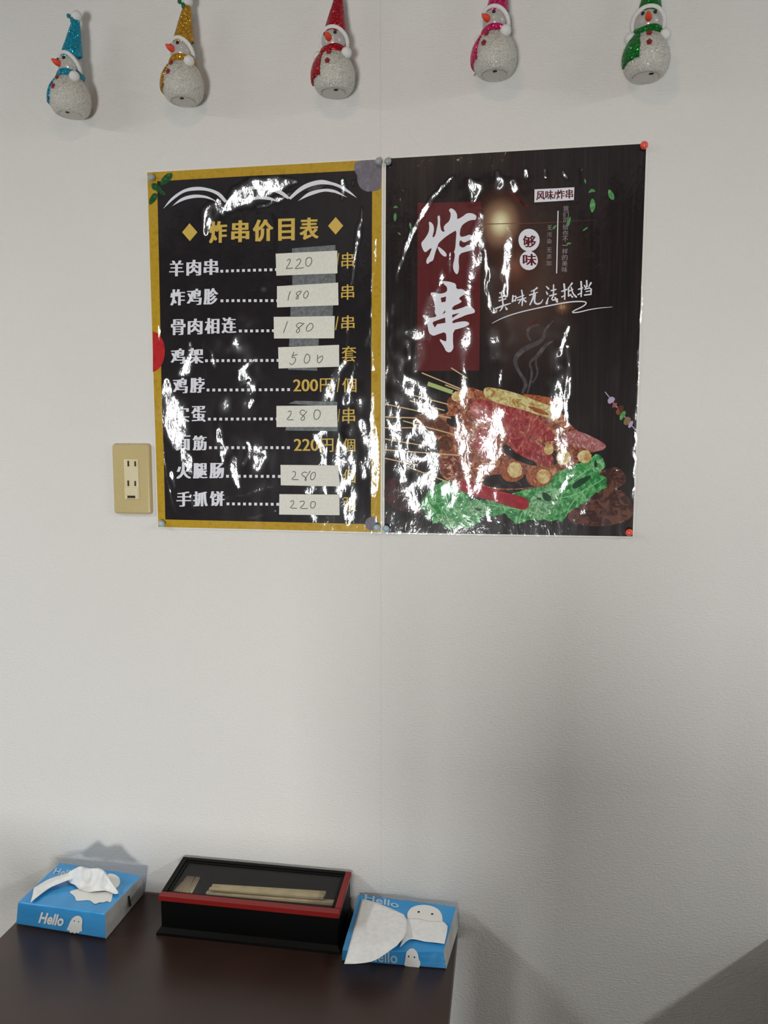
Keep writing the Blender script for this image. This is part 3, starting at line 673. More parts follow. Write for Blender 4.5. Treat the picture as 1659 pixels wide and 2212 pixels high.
for p, wd in ((K((120, 268), (150, 262)), 3), (K((160, 240), (140, 290)), 3), (K((115, 330), (205, 300)), 3), (K((110, 372), (200, 345)), 3), (K((150, 300), (165, 430)), 3.5), (K((65, 475), (170, 435), (265, 405)), [3, 4, 2]), (K((165, 430), (145, 480), (120, 508)), [4, 3, 1.5]), (K((195, 455), (212, 482)), [2, 5]),
              (K((295, 305), (288, 385)), 3.5), (K((300, 320), (340, 305), (325, 375)), [2, 3, 3]), (K((292, 375), (325, 368)), 3), (K((350, 335), (440, 300)), 2.5), (K((355, 365), (465, 335)), 2.5), (K((410, 235), (425, 330), (415, 435)), [3, 3.5, 3]), (K((405, 350), (370, 410)), [3, 2]), (K((425, 350), (465, 385)), [3, 4]),
              (K((535, 250), (590, 225), (612, 205)), [2, 3, 4]), (K((515, 300), (570, 280), (620, 262)), [3, 3, 2]), (K((575, 235), (565, 330), (520, 425)), [3, 4, 3]), (K((590, 290), (575, 390), (610, 420), (665, 405), (690, 360)), [3, 4, 4, 3, 1.5]),
              (K((735, 185), (765, 215)), [2, 4]), (K((735, 255), (750, 285)), [2, 4]), (K((740, 410), (750, 370), (762, 335)), [5, 3, 2]), (K((800, 240), (862, 225)), 3), (K((832, 165), (830, 290)), [3, 3]), (K((780, 310), (868, 285)), 3), (K((830, 300), (800, 370), (880, 355)), [3, 3, 4]), (K((850, 330), (878, 385)), [3, 5]),
              (K((940, 250), (1010, 225)), 3), (K((970, 155), (980, 250), (978, 355)), [4, 3.5, 3]), (K((940, 325), (985, 300)), [3, 2]), (K((1075, 145), (1035, 200)), [4, 2]), (K((1030, 200), (1028, 315)), 3), (K((1035, 250), (1085, 225)), 2.5), (K((1065, 200), (1085, 280), (1130, 325)), [3, 3, 4]), (K((1030, 315), (1060, 290)), 2.5), (K((1060, 305), (1080, 325)), [2, 4]),
              (K((1160, 225), (1215, 205)), 3), (K((1195, 125), (1200, 220), (1195, 320)), [4, 3.5, 3]), (K((1155, 295), (1205, 265)), [3, 2]), (K((1268, 110), (1272, 185)), 3.5), (K((1235, 170), (1255, 200)), [2, 4]), (K((1325, 140), (1295, 190)), [4, 2]), (K((1240, 225), (1330, 200), (1325, 290)), [2, 3.5, 3]), (K((1260, 255), (1310, 245)), 2.5), (K((1240, 300), (1325, 290)), 3)):
    g.stroke(p, wd if isinstance(wd, (int, float)) else wd, 1)
g.lay('script_lettering', S2, I_LET, skew, 6, label='white handwritten slogan')
g = Ink(); g.stroke(L4((100, 1568), (200, 1515), (350, 1465), (600, 1410), (800, 1372), (930, 1362), (995, 1372), (960, 1410), (880, 1445), (845, 1470), (900, 1470), (1050, 1432), (1230, 1415)), [1, 2, 2.2, 2.6, 2.8, 2.6, 2.6, 2.6, 2.4, 2.4, 2.4, 2, .8], 2)
g.lay('underline_swoosh', S2, I_LET, skew, 6)
V = lambda *p: cx(5.184, (1080, 660), *p)
g = Ink()
g.stroke(V((250, 980), (300, 870), (220, 760), (155, 620), (230, 510), (380, 440), (480, 390), (500, 280), (590, 180)), [5, 9, 6, 9, 12, 10, 9, 6, 4], 2)
g.stroke(V((310, 975), (345, 850), (360, 730), (320, 640), (430, 560), (500, 450), (590, 400)), [4, 6, 5, 5, 9, 8, 3], 2)
g.stroke(V((370, 860), (430, 760), (395, 640), (420, 560)), [3, 5, 4, 3], 2); g.stroke(V((340, 390), (300, 320), (330, 240), (430, 220)), [4, 6, 7, 4], 2)
g.lay('smoke_picture', S2, I_SMOKE, skew, 2, label='printed curls of grey smoke')
g = Ink(); g.stroke(V((330, 235), (370, 200), (410, 165)), [3, 4, 2]); g.stroke(L4((280, 340), (330, 400), (430, 470)), [6, 8, 5]); g.lay_each('chilli_picture', S2, I_MARO, skew, 3)
D = lambda *p: cx(2.86, (820, 780), *p)
g = Ink(); g.poly(D((1340, 690), (1400, 665), (1480, 650), (1540, 740), (1460, 790), (1500, 800), (1560, 870), (1568, 960), (1480, 1010), (1300, 1025), (1150, 990), (1180, 900), (1300, 830), (1380, 790)), 2); g.lay('grilled_meat_picture', S2, I_DIM, skew, 2, label='dim grilled meat in the lower corner')
g = Ink(); g.poly(D((30, 740), (100, 715), (170, 760), (250, 880), (290, 960), (30, 900)), 2); g.lay('red_haze_picture', S2, I_HAZE, skew, 2)
g = Ink(); g.poly(ruffle(D((250, 880), (290, 960), (330, 1000), (410, 1000), (400, 1040), (560, 1030), (620, 1000), (620, 960), (700, 955), (780, 940), (830, 1000), (870, 1005), (910, 980), (1000, 985), (1130, 985), (1170, 930), (1240, 890), (1300, 840), (1360, 800), (1405, 780), (1400, 720), (1360, 700), (1390, 650), (1370, 590), (1330, 570),
                    (1260, 620), (1150, 640), (1050, 700), (950, 780), (700, 850), (560, 860), (480, 740), (380, 740), (310, 800)), 2.6, 4.5))
g.lay('lettuce_picture', S2, I_LETT, skew, 3, label='printed green lettuce leaf')
g = Ink(); g.poly(D((930, 830), (1060, 770), (1120, 800), (1090, 930), (980, 975), (900, 960)), 2); g.poly(D((560, 860), (640, 870), (700, 940), (600, 960), (520, 930)), 2); g.poly(D((330, 930), (420, 960), (520, 1010), (400, 1030)), 2); g.poly(D((1290, 640), (1370, 600), (1390, 640), (1340, 700)), 2)
g.lay_each('pale_lettuce_picture', S2, I_LETT2, skew, 4)
g = Ink()
for p in (D((960, 850), (1100, 800), (1250, 700), (1340, 620)), D((1080, 850), (1200, 830), (1330, 760), (1390, 720)), D((1150, 960), (1180, 880), (1260, 800)), D((1100, 900), (1130, 820), (1130, 720)), D((640, 880), (760, 900), (900, 920), (1040, 960)), D((420, 880), (500, 940), (590, 1000)), D((380, 900), (420, 960), (440, 1020)), D((700, 920), (740, 890)), D((860, 990), (880, 930), (940, 870))):
    g.stroke(p, [1.2, 2.2, 2.0, 1.0][:len(p)] if len(p) > 2 else [1.5, 1], 1)
g.lay_each('lettuce_vein_picture', S2, film_print('lettuce vein', (140, 200, 140)), skew, 5)
g = Ink()
for p in (D((1000, 800), (1060, 830), (1060, 870), (1010, 860)), D((1180, 760), (1290, 700), (1310, 720), (1200, 800)), D((960, 845), (1000, 840), (995, 865)), D((560, 900), (640, 910), (620, 930)), D((1330, 600), (1350, 650), (1320, 660))):
    g.poly(p, 3)
g.lay_each('lettuce_shade_picture', S2, film_print('lettuce deep green', (16, 62, 34)), skew, 6)
g = Ink(); g.poly(D((400, 240), (540, 150), (640, 190), (760, 200), (1000, 240), (1110, 300), (1200, 420), (1290, 470), (1380, 550), (1300, 565), (1220, 640), (1080, 690), (1050, 760), (940, 790), (700, 800), (500, 765), (370, 720), (360, 560), (380, 540), (360, 470), (220, 380), (210, 330), (320, 320), (440, 330)), 2)
g.lay('fried_pile_picture', S2, I_MEAT, skew, 4, label='printed pile of fried skewers')
g = Ink(); g.poly(D((700, 700), (900, 690), (1000, 760), (880, 790), (640, 780), (640, 720)), 2); g.poly(D((760, 500), (860, 560), (1000, 650), (900, 640), (760, 570)), 2); g.poly(D((440, 330), (500, 360), (480, 420), (400, 380)), 2); g.poly(D((1040, 540), (1110, 560), (1100, 640), (1060, 640)), 2)
g.lay_each('dark_gap_picture', S2, I_DARKC, skew, 5)
g = Ink(); g.poly(D((210, 330), (330, 318), (440, 400), (430, 450), (360, 470), (250, 400)), 2); g.disc(*D((410, 510))[0], 17, 16); g.lay_each('brown_meat_picture', S2, I_BROWNM, skew, 5)
g = Ink(); g.poly(D((370, 560), (490, 590), (530, 700), (480, 745), (370, 700)), 2); g.lay('sesame_meat_picture', S2, I_SES, skew, 5)
g = Ink(); g.poly(D((560, 230), (700, 250), (900, 300), (1050, 400), (1090, 500), (1000, 490), (800, 400), (700, 420), (560, 340)), 2); g.poly(D((760, 370), (850, 430), (1000, 510), (1085, 600), (1060, 660), (900, 600), (800, 540)), 2); g.poly(D((620, 400), (720, 420), (740, 560), (640, 600), (560, 520)), 2)
g.lay_each('red_meat_picture', S2, I_RMEAT, skew, 6)
g = Ink(); g.poly(D((1130, 465), (1190, 420), (1290, 455), (1404, 515), (1385, 550), (1310, 560), (1240, 530), (1150, 510)), 2); g.lay('pink_meat_picture', S2, I_PINK, skew, 6)
g = Ink(); g.poly(D((640, 180), (660, 158), (780, 180), (880, 210), (1000, 250), (1125, 300), (1110, 370), (1000, 340), (880, 300), (760, 270), (650, 230)), 2); g.lay('crisp_batter_picture', S2, I_CRISP, skew, 7)
g = Ink(); g.poly(D((860, 198), (1000, 215), (1110, 238), (1128, 290), (1060, 280), (950, 240)), 2); g.poly(D((900, 270), (1010, 300), (1060, 340), (960, 320)), 2); g.lay_each('orange_crisp_picture', S2, I_ORNG, skew, 8)
for (x, y), rx, ry, mm in ((D((820, 680))[0], 26, 24, I_ORNG), (D((985, 715))[0], 28, 22, I_ORNG)):
    g = Ink(); g.disc(x, y, rx, ry, wob=.06); g.lay('fried_ball_picture', S2, mm, skew, 7)
for (x, y), rx, ry in ((D((836, 672))[0], 16, 17), (D((1012, 712))[0], 15, 16), (D((1135, 595))[0], 15, 17), (D((1265, 590))[0], 15, 14), (D((1045, 545))[0], 10, 12), (D((480, 220))[0], 12, 11)):
    g = Ink(); g.disc(x, y, rx, ry, wob=.07); g.lay('cream_ball_picture', S2, I_BALL, skew, 8)
g = Ink(); g.stroke(D((500, 765), (560, 790), (660, 815), (780, 850), (885, 880)), [20, 25, 26, 27, 27], 1); g.lay('sausage_picture', S2, I_SAUS, skew, 8, label='printed red sausage')
STK = [((265, 75), (500, 172)), ((165, 200), (425, 268)), ((190, 245), (400, 305)), ((35, 265), (440, 352)), ((40, 345), (230, 352)), ((150, 370), (455, 452)), ((38, 412), (220, 412)), ((32, 480), (290, 525)), ((40, 548), (495, 582)), ((35, 600), (230, 640)), ((180, 655), (420, 745)), ((445, 45), (540, 105)), ((410, 150), (490, 180))]
for a, b in STK:
    g = Ink(); g.stroke(D(a, b), 2.6); g.lay('skewer_stick_picture', S2, I_STICK, skew, 9)
g = Ink(); g.poly(D((303, 128), (456, 182), (448, 206), (296, 153))); g.lay('green_stick_picture', S2, I_STKG, skew, 9)
g = Ink(); g.stroke(V((1175, 970), (1510, 1390)), 2); g.lay('small_skewer_stick', S2, I_LAV, skew, 4)
for mm, p in ((I_LAV, V((1195, 1060), (1245, 1012), (1300, 1050), (1220, 1115))), (I_PINK, V((1262, 1078), (1285, 1095), (1315, 1095), (1298, 1118), (1300, 1150), (1275, 1132), (1250, 1150), (1262, 1118))), (I_BROWNM, V((1325, 1120), (1370, 1118), (1390, 1150), (1345, 1235), (1300, 1220), (1295, 1180))),
              (I_LEAF, V((1380, 1175), (1410, 1190), (1400, 1230), (1355, 1290), (1335, 1275), (1340, 1230))), (I_TAN, V((1420, 1240), (1465, 1260), (1460, 1300), (1420, 1345), (1380, 1330), (1385, 1280))), (I_LAV, V((1480, 1285), (1492, 1310), (1470, 1360), (1440, 1375), (1430, 1350), (1450, 1305)))):
    g = Ink(); g.poly(p, 2); g.lay('small_skewer_piece', S2, mm, skew, 5)

# ------------------------------------------------------------------ taped paper price labels
M_LABEL = mat('label paper', (224, 222, 212), 0.75, noise=(300, (216, 214, 204), 3))
M_TAPE = mat('matte tape', (116, 120, 122), 0.42, noise=(160, (92, 96, 98), 5), bump=(300, .4, .0005))
M_INKPEN = mat('pencil line', (72, 70, 66), 0.6)
def label_slab(name, quad, surf, m, parent, off, th, label=None):
    bm = bmesh.new(); q = [W(*p) for p in quad]; nu, nv = 26, 10
    dz = wloc(parent) if parent else Vector((0, 0, 0))
    hm = np.mean([surf.h(q[0].lerp(q[1], u).lerp(q[3].lerp(q[2], u), v).x, q[0].lerp(q[1], u).lerp(q[3].lerp(q[2], u), v).z) for u in (0, .25, .5, .75, 1) for v in (0, .5, 1)])
    G = []
    for j in range(nv+1):
        row = []
        for i in range(nu+1):
            u, v = i/nu, j/nv
            cr = .02 if nu else 0
            p = q[0].lerp(q[1], u).lerp(q[3].lerp(q[2], u), v)
            row.append(bm.verts.new((p.x, -(0.0016+surf.h(p.x, p.z)+off+th), p.z)))
        G.append(row)
    for j in range(nv):
        for i in range(nu): bm.faces.new((G[j][i], G[j+1][i], G[j+1][i+1], G[j][i+1]))
    if th:
        r = bmesh.ops.extrude_face_region(bm, geom=bm.faces[:])
        for e in r['geom']:
            if isinstance(e, bmesh.types.BMVert): e.co.y += th
    return bmobj(name, bm, m, parent, smooth=True, label=label)
H7 = lambda *p: cx(5.72, (560, 620), *p)
H5 = lambda *p: cx(5.72, (560, 330), *p)
H8 = lambda *p: cx(5.72, (560, 880), *p)
LABELS = [
 ('220', [(596.7, 549), (730, 543), (730.5, 592), (598.5, 596.6)], [H5((358, 1340), (375, 1318), (395, 1325), (385, 1370), (340, 1438), (350, 1440), (420, 1432)), H5((470, 1340), (495, 1318), (525, 1325), (515, 1370), (448, 1442), (470, 1440), (555, 1428)), H5((600, 1310), (585, 1340), (583, 1390), (605, 1415), (640, 1400), (662, 1350), (650, 1305), (620, 1300), (602, 1315))],
  [[(632, 537.5), (726, 530.5), (726.5, 619), (633, 620)]], 'white paper strip reading 220, topmost on the menu'),
 ('180', [(599.9, 619.3), (732, 612), (733, 660.6), (600.2, 665)], [H7((393, 62), (375, 120), (365, 172)), H7((530, 58), (490, 65), (462, 92), (490, 115), (495, 145), (475, 160), (460, 145), (490, 115), (528, 70)), H7((590, 58), (558, 95), (560, 140), (585, 150), (612, 115), (620, 75), (600, 55))],
  [[(629, 660), (721, 658), (720.5, 684), (629, 684)]], 'white paper strip reading 180, directly under the topmost 220 strip'),
 ('180', [(593, 685.5), (725, 684), (724, 732), (594, 732)], [H7((358, 432), (340, 490), (312, 568)), H7((548, 458), (510, 445), (465, 475), (470, 495), (510, 515), (508, 560), (480, 575), (465, 550), (500, 510), (565, 455)), H7((640, 455), (600, 490), (592, 540), (610, 558), (660, 530), (680, 490), (665, 455), (640, 455))],
  [[(627, 728), (690, 728), (690, 748), (626, 749)]], 'white paper strip reading 180, directly above the 500 strip'),
 ('500', [(603, 751), (734.5, 746), (735, 793), (604, 796.6)], [H7((440, 810), (415, 870), (418, 880), (450, 870), (465, 905), (440, 950), (410, 968), (390, 945)), H7((425, 855), (480, 838)), H7((595, 835), (570, 880), (565, 930), (590, 950), (625, 930), (640, 880), (630, 845), (600, 832)), H7((735, 845), (728, 900), (735, 940), (765, 940), (798, 890), (795, 850), (770, 865), (740, 885))],
  [[(625, 792), (687, 791), (687, 801.5), (624, 799)]], 'white paper strip reading 500 on the menu poster'),
 ('280', [(599, 877), (729.6, 876), (731, 922.5), (599, 922.5)], [H8((370, 55), (395, 42), (410, 65), (390, 110), (342, 155), (430, 155)), H8((575, 45), (540, 30), (515, 55), (520, 85), (570, 110), (570, 150), (545, 165), (520, 145), (560, 100), (600, 50)), H8((705, 35), (685, 80), (690, 140), (720, 155), (760, 120), (768, 60), (740, 30), (705, 40))],
  [[(625, 872), (640, 866), (730, 868), (730, 880)], [(620, 918), (731, 918), (730, 931.5), (618, 930)]], 'white paper strip reading 280 with tape above and below it'),
 ('280', [(607, 1004), (731, 1005), (735.7, 1050.5), (608, 1048)], [H8((420, 795), (450, 790), (460, 820), (440, 860), (398, 890), (490, 892)), H8((600, 805), (560, 795), (532, 820), (540, 840), (585, 865), (590, 900), (575, 905), (575, 880), (610, 830), (640, 785)), H8((660, 810), (640, 850), (645, 895), (680, 890), (705, 840), (695, 795), (665, 805))],
  [], 'white paper strip reading 280, directly above the lowest strip'),
 ('220', [(605, 1067), (734, 1068), (734.5, 1112.5), (604.6, 1111)], [H8((395, 1165), (420, 1145), (440, 1165), (420, 1210), (382, 1240), (470, 1245)), H8((510, 1165), (545, 1150), (570, 1165), (555, 1205), (500, 1245), (605, 1248)), H8((650, 1170), (640, 1220), (660, 1248), (695, 1225), (705, 1180), (685, 1160), (655, 1165))],
  [], 'white paper strip reading 220, lowest on the menu'),
]
for i, (txt, quad, strokes, tapes, lab) in enumerate(LABELS):
    c = [(quad[3][0]+quad[2][0])/2, (quad[3][1]+quad[2][1])/2]
    t = tag(thing('price_label', lab, 'label', W(*c, .004)), lab, 'label', 'handwritten price strips on the menu')
    label_slab('paper_strip', quad, S1, M_LABEL, t, 0.0012, 0.0004)
    for tp in tapes: label_slab('tape', tp, S1, M_TAPE, t, 0.0008, 0.0, 'grey matte tape')
    g = Ink()
    for s_ in strokes: g.stroke(s_, 1.5, 1)
    g.lay('handwritten_price', S1, M_INKPEN, t, 10, label='pencilled price')

# ------------------------------------------------------------------ push pins
M_PEARL = mat('pearl grey pin', (150, 160, 160), 0.22, coat=.6)
M_PEARLB = mat('pearl blue pin', (160, 184, 196), 0.22, coat=.6)
M_PINR = mat('coral red pin', (238, 84, 66), 0.3, coat=.5)
PINS = [(327, 383.5, M_PEARL, 'grey pearl push pin at the top left corner of the menu'), (818, 348.5, M_PEARL, 'grey pearl push pin at the top right corner of the menu'), (349, 1131, M_PEARLB, 'pale pearl push pin at the bottom left corner of the menu'),
        (814, 1139.5, M_PEARLB, 'pale pearl push pin at the bottom right corner of the menu'), (838, 348.5, M_PEARL, 'grey pearl push pin at the top left corner of the skewer poster'), (1391.5, 314, M_PINR, 'red push pin at the top right corner of the skewer poster'),
        (834, 1142, M_PEARLB, 'pale pearl push pin at the bottom left corner of the skewer poster'), (1359, 1150, M_PINR, 'red push pin at the bottom right corner of the skewer poster')]
for x, y, m, lab in PINS:
    p = W(x, y, .008); bm = bmesh.new()
    sphere(bm, (p.x, p.y, p.z), .0058, 3); tube(bm, [(p.x, p.y, p.z), (p.x, .004, p.z)], .0007, 8)
    o = bmobj('push_pin', bm, m); tag(o, lab, 'push pin', 'push pins holding the posters')
# ------------------------------------------------------------------ tables
M_TABLE = mat('dark brown table laminate', (58, 40, 34), 0.34, noise=(7, (50, 34, 29), 5), bump=(500, .08, .0004))
M_TLEG = mat('dark table leg', (34, 28, 26), 0.45)
def table(x0, x1, y0, y1, lab, zt=ZT):
    t = thing('dining_table', lab, 'table', ((x0+x1)/2, (y0+y1)/2, 0))
    bm = bmesh.new(); box(bm, x0, x1, y0, y1, zt-.03, zt, .002); bmobj('tabletop', bm, M_TABLE, t, smooth=True)
    for sx in (x0+.03, x1-.08):
        for sy in (y0+.03, y1-.08):
            bm = bmesh.new(); box(bm, sx, sx+.05, sy, sy+.05, 0, zt-.03, .003); bmobj('leg', bm, M_TLEG, t)
    return t
table(-0.8224, -0.069, -0.90, -0.004, 'dark brown dining table against the wall holding the tissue packs')
table(0.462, 1.21, -0.90, -0.004, 'dark brown second dining table further right along the wall', 0.755)

# ------------------------------------------------------------------ wall outlet
M_PLATE = mat('beige outlet plate', (196, 178, 128), 0.32, noise=(900, (186, 168, 118), 2), coat=.3)
M_SOCK = mat('ivory socket insert', (212, 200, 164), 0.45)
M_SLOT = mat('socket slot dark', (46, 34, 12), 0.8)
oc = W(288.5, 1034.5); t = thing('wall_outlet', 'beige double wall outlet plate left of the menu poster', 'outlet', (oc.x, 0, oc.z))
bm = bmesh.new(); hx, hz = .0348, .0606
box(bm, oc.x-hx, oc.x+hx, -.0085, 0.0, oc.z-hz, oc.z+hz)
ed = [e for e in bm.edges if abs(e.verts[0].co.y-e.verts[1].co.y) > .004]
bmesh.ops.bevel(bm, geom=ed, offset=.005, segments=4, profile=.5, affect='EDGES')
ed = [e for e in bm.edges if e.verts[0].co.y < -.008 and e.verts[1].co.y < -.008 and len(e.link_faces) == 2 and any(abs(f.normal.y) < .5 for f in e.link_faces)]
bm.normal_update()
ed = [e for e in bm.edges if all(v.co.y < -.008 for v in e.verts) and any(abs(f.normal.y) < .5 for f in e.link_faces)]
bmesh.ops.bevel(bm, geom=ed, offset=.0042, segments=4, profile=.5, affect='EDGES')
bmobj('cover_plate', bm, M_PLATE, t)
def wpx(*p): return [W(*q, .0085) for q in p]
a, b = W(267.5, 991.5, .009), W(301, 1077.5, .009); sx0, sx1, sz0, sz1 = a.x, b.x, b.z, a.z
bm = bmesh.new(); box(bm, sx0, sx1, -.0100, -.006, sz0, sz1, .0006); sock = bmobj('socket_insert', bm, M_SOCK, t)
for px, y0, y1 in ((277.2, 995.5, 1007.5), (292.2, 996.5, 1007.5), (277.2, 1038, 1050), (292.2, 1039, 1050)):
    p, q = W(px-1.6, y1, .01), W(px+1.6, y0, .01)
    bm = bmesh.new(); box(bm, p.x, q.x, -.0103, -.008, p.z, q.z); bmobj('slot', bm, M_SLOT, sock, smooth=False, label='dark blade slot')
p, q = W(270, 1078, .01), W(298, 1053.5, .01)
bm = bmesh.new(); box(bm, p.x, q.x, -.0112, -.008, p.z+.006, q.z, .0004); box(bm, p.x, p.x+.005, -.0112, -.008, p.z, p.z+.0065, .0003); box(bm, q.x-.005, q.x, -.0112, -.008, p.z, p.z+.0065, .0003)
bmobj('earth_flap', bm, M_SOCK, sock)
bm = bmesh.new(); box(bm, p.x+.0048, q.x-.0048, -.0104, -.008, p.z+.002, p.z+.0062); bmobj('flap_notch', bm, M_SLOT, sock, smooth=False, label='dark notch under the earth flap')

# ------------------------------------------------------------------ chopstick box
M_LACQ = mat('black lacquer', (4, 4, 4), 0.4, spec=.18, bump=(400, .05, .0004))
M_REDL = mat('red lacquer', (128, 22, 18), 0.32)
M_INNER = mat('box inside', (40, 39, 37), 0.7)
M_GLASS, N_, L_, b_ = newmat('lid pane')
b_.inputs['Base Color'].default_value = (1, 1, 1, 1); b_.inputs['Roughness'].default_value = 0.05
b_.inputs['Alpha'].default_value = 0.13; b_.inputs['Base Color'].default_value = (.13, .13, .125, 1)
bx0, bx1, yF, yB = -0.5640, -0.2545, -0.1085, -0.006
zF, zB = ZT+.0665, ZT+.0785
t = thing('chopstick_box', 'black lacquer chopstick box with red rimmed glass lid between the tissue packs', 'box', ((bx0+bx1)/2, (yF+yB)/2, ZT))
bm = bmesh.new(); th = .006
def wallbox(x0, x1, y0, y1):
    f = lambda y: zF-.008+(zB-zF)*(y-yF)/(yB-yF)
    hexa(bm, [(x0, y0, ZT+.004), (x1, y0, ZT+.004), (x1, y1, ZT+.004), (x0, y1, ZT+.004), (x0, y0, f(y0)), (x1, y0, f(y0)), (x1, y1, f(y1)), (x0, y1, f(y1))])
wallbox(bx0+.003, bx1-.003, yF+.004, yF+.004+th); wallbox(bx0+.003, bx1-.003, yB-th, yB)
wallbox(bx0+.003, bx0+.003+th, yF+.004+th, yB-th); wallbox(bx1-.003-th, bx1-.003, yF+.004+th, yB-th)
bmobj('box_body', bm, M_LACQ, t, smooth=False)
bm = bmesh.new(); box(bm, bx0+.008, bx1-.008, yF+.009, yB-.005, ZT+.004, ZT+.009); bmobj('box_floor', bm, M_INNER, t, smooth=False)
bm = bmesh.new(); x0, x1, y0, y1 = bx0-.0035, bx1+.0035, yF-.0045, yB
hexa(bm, [(x0, y0, ZT), (x1, y0, ZT), (x1, y1, ZT), (x0, y1, ZT), (x0+.0005, y0+.0005, ZT+.004), (x1-.0005, y0+.0005, ZT+.004), (x1-.0005, y1, ZT+.004), (x0+.0005, y1, ZT+.004)])
hexa(bm, [(x0+.001, y0+.001, ZT+.004), (x1-.001, y0+.001, ZT+.004), (x1-.001, y1, ZT+.004), (x0+.001, y1, ZT+.004), (bx0+.003, yF+.004, ZT+.010), (bx1-.003, yF+.004, ZT+.010), (bx1-.003, y1, ZT+.010), (bx0+.003, y1, ZT+.010)])
bmobj('plinth', bm, M_LACQ, t, smooth=False)
zl = lambda y: zF+(zB-zF)*(y-yF)/(yB-yF)
lid = bpy.data.objects.new('lid', None); COL.objects.link(lid); lid.parent = t; lid.empty_display_size = .02
def rail(name, x0, x1, y0, y1, m, up=0.0, dn=.008, lab=None):
    bm = bmesh.new(); hexa(bm, [(x0, y0, zl(y0)-dn), (x1, y0, zl(y0)-dn), (x1, y1, zl(y1)-dn), (x0, y1, zl(y1)-dn), (x0, y0, zl(y0)+up), (x1, y0, zl(y0)+up), (x1, y1, zl(y1)+up), (x0, y1, zl(y1)+up)])
    bmesh.ops.bevel(bm, geom=bm.edges[:], offset=.0008, segments=2, affect='EDGES')
    return bmobj(name, bm, m, lid, label=lab)
rail('lid_rail', bx0, bx1, yF, yF+.013, M_REDL, lab='red front rail'); rail('lid_rail', bx1-.010, bx1, yF+.013, yB, M_REDL, lab='red right rail')
rail('lid_rail', bx0, bx0+.010, yF+.013, yB, M_LACQ); rail('lid_rail', bx0+.010, bx1-.010, yB-.008, yB, M_LACQ)
for a in ((bx0+.010, bx1-.010, yF+.013, yF+.0165), (bx0+.010, bx1-.010, yB-.0125, yB-.008), (bx0+.010, bx0+.0155, yF+.0165, yB-.0125), (bx1-.0155, bx1-.010, yF+.0165, yB-.0125)):
    rail('inner_rim', *a, M_LACQ, up=-.0012)
rail('lid_glass', bx0+.012, bx1-.012, yF+.014, yB-.009, M_GLASS, up=-.0025, dn=.0045, lab='clear dark lid pane')

M_CHOP = mat('bare chopstick wood', (238, 222, 180), 0.6, noise=(60, (226, 206, 160), 4))
M_PICK = mat('toothpick wood', (232, 212, 180), 0.6)
def stick(name, p, q, w_, h_, m, taper=.75):
    p, q = Vector(p), Vector(q); d = (q-p).normalized(); s = d.cross(Vector((0, 0, 1))).normalized(); u = s.cross(d)
    bm = bmesh.new(); v = []
    for c, k in ((p, 1), (q, taper)):
        v += [c-s*w_*k/2-u*h_*k/2, c+s*w_*k/2-u*h_*k/2, c+s*w_*k/2+u*h_*k/2, c-s*w_*k/2+u*h_*k/2]
    hexa(bm, [v[0], v[1], v[5], v[4], v[3], v[2], v[6], v[7]])
    bmesh.ops.bevel(bm, geom=bm.edges[:], offset=.0005, segments=1, affect='EDGES')
    return bmobj(name, bm, m)
hB = .046                                              # upper layer of chopstick pairs in the box
CH = [((458, 1913.5), (704, 1931), hB, 'upper rear bamboo chopstick pair in the lacquer box'), ((452, 1920), (700, 1937.5), hB-.001, 'upper middle bamboo chopstick pair in the lacquer box'),
      ((446, 1928), (722, 1950), hB-.008, 'front bamboo chopstick pair lying under the red front rail of the box')]
for a, b, hh, lab in CH:
    p, q = T(*a, hh), T(*b, hh)
    o = stick('chopstick_pair', q, p, .0105, .0048, M_CHOP, .7); tag(o, lab, 'chopsticks', 'chopsticks in the lacquer box')
for k, (yy, zz) in enumerate(((-.078, .030), (-.064, .030), (-.072, .0235), (-.084, .0235), (-.060, .0235), (-.080, .017), (-.066, .017), (-.074, .0115))):
    o = stick('chopstick_pair', (-.275, yy, ZT+zz), (-.475, yy+.002, ZT+zz), .0105, .0048, M_CHOP, .7)
    tag(o, 'bamboo chopstick pair in the lower layers of the box pile', 'chopsticks', 'chopsticks under the top layer of the box')
NP = 16
pk = None
for k in range(NP):
    f = k/(NP-1); jx = random.uniform(-.8, .8)
    top = T(400+32*f+jx, 1889.5+4*f+random.uniform(-1.5, 2), .045); bot = T(381+36*f+jx*.5, 1919+4*f, .050)
    d = (bot-top).normalized(); bot = top+d*.062
    bm = bmesh.new(); tube(bm, [top, top+d*.006, bot-d*.006, bot], [.0003, .0010, .0010, .0003], 8)
    o = bmobj('toothpick', bm, M_PICK); tag(o, 'wooden toothpick in the bundle at the left end of the box', 'toothpick', 'toothpicks in the lacquer box')
bm = bmesh.new(); c = T(398, 1912, .045); box(bm, c.x-.016, c.x+.022, c.y-.03, c.y+.028, ZT+.009, ZT+.0395, .001)
bmobj('toothpick_tray', bm, M_INNER, t, smooth=False)

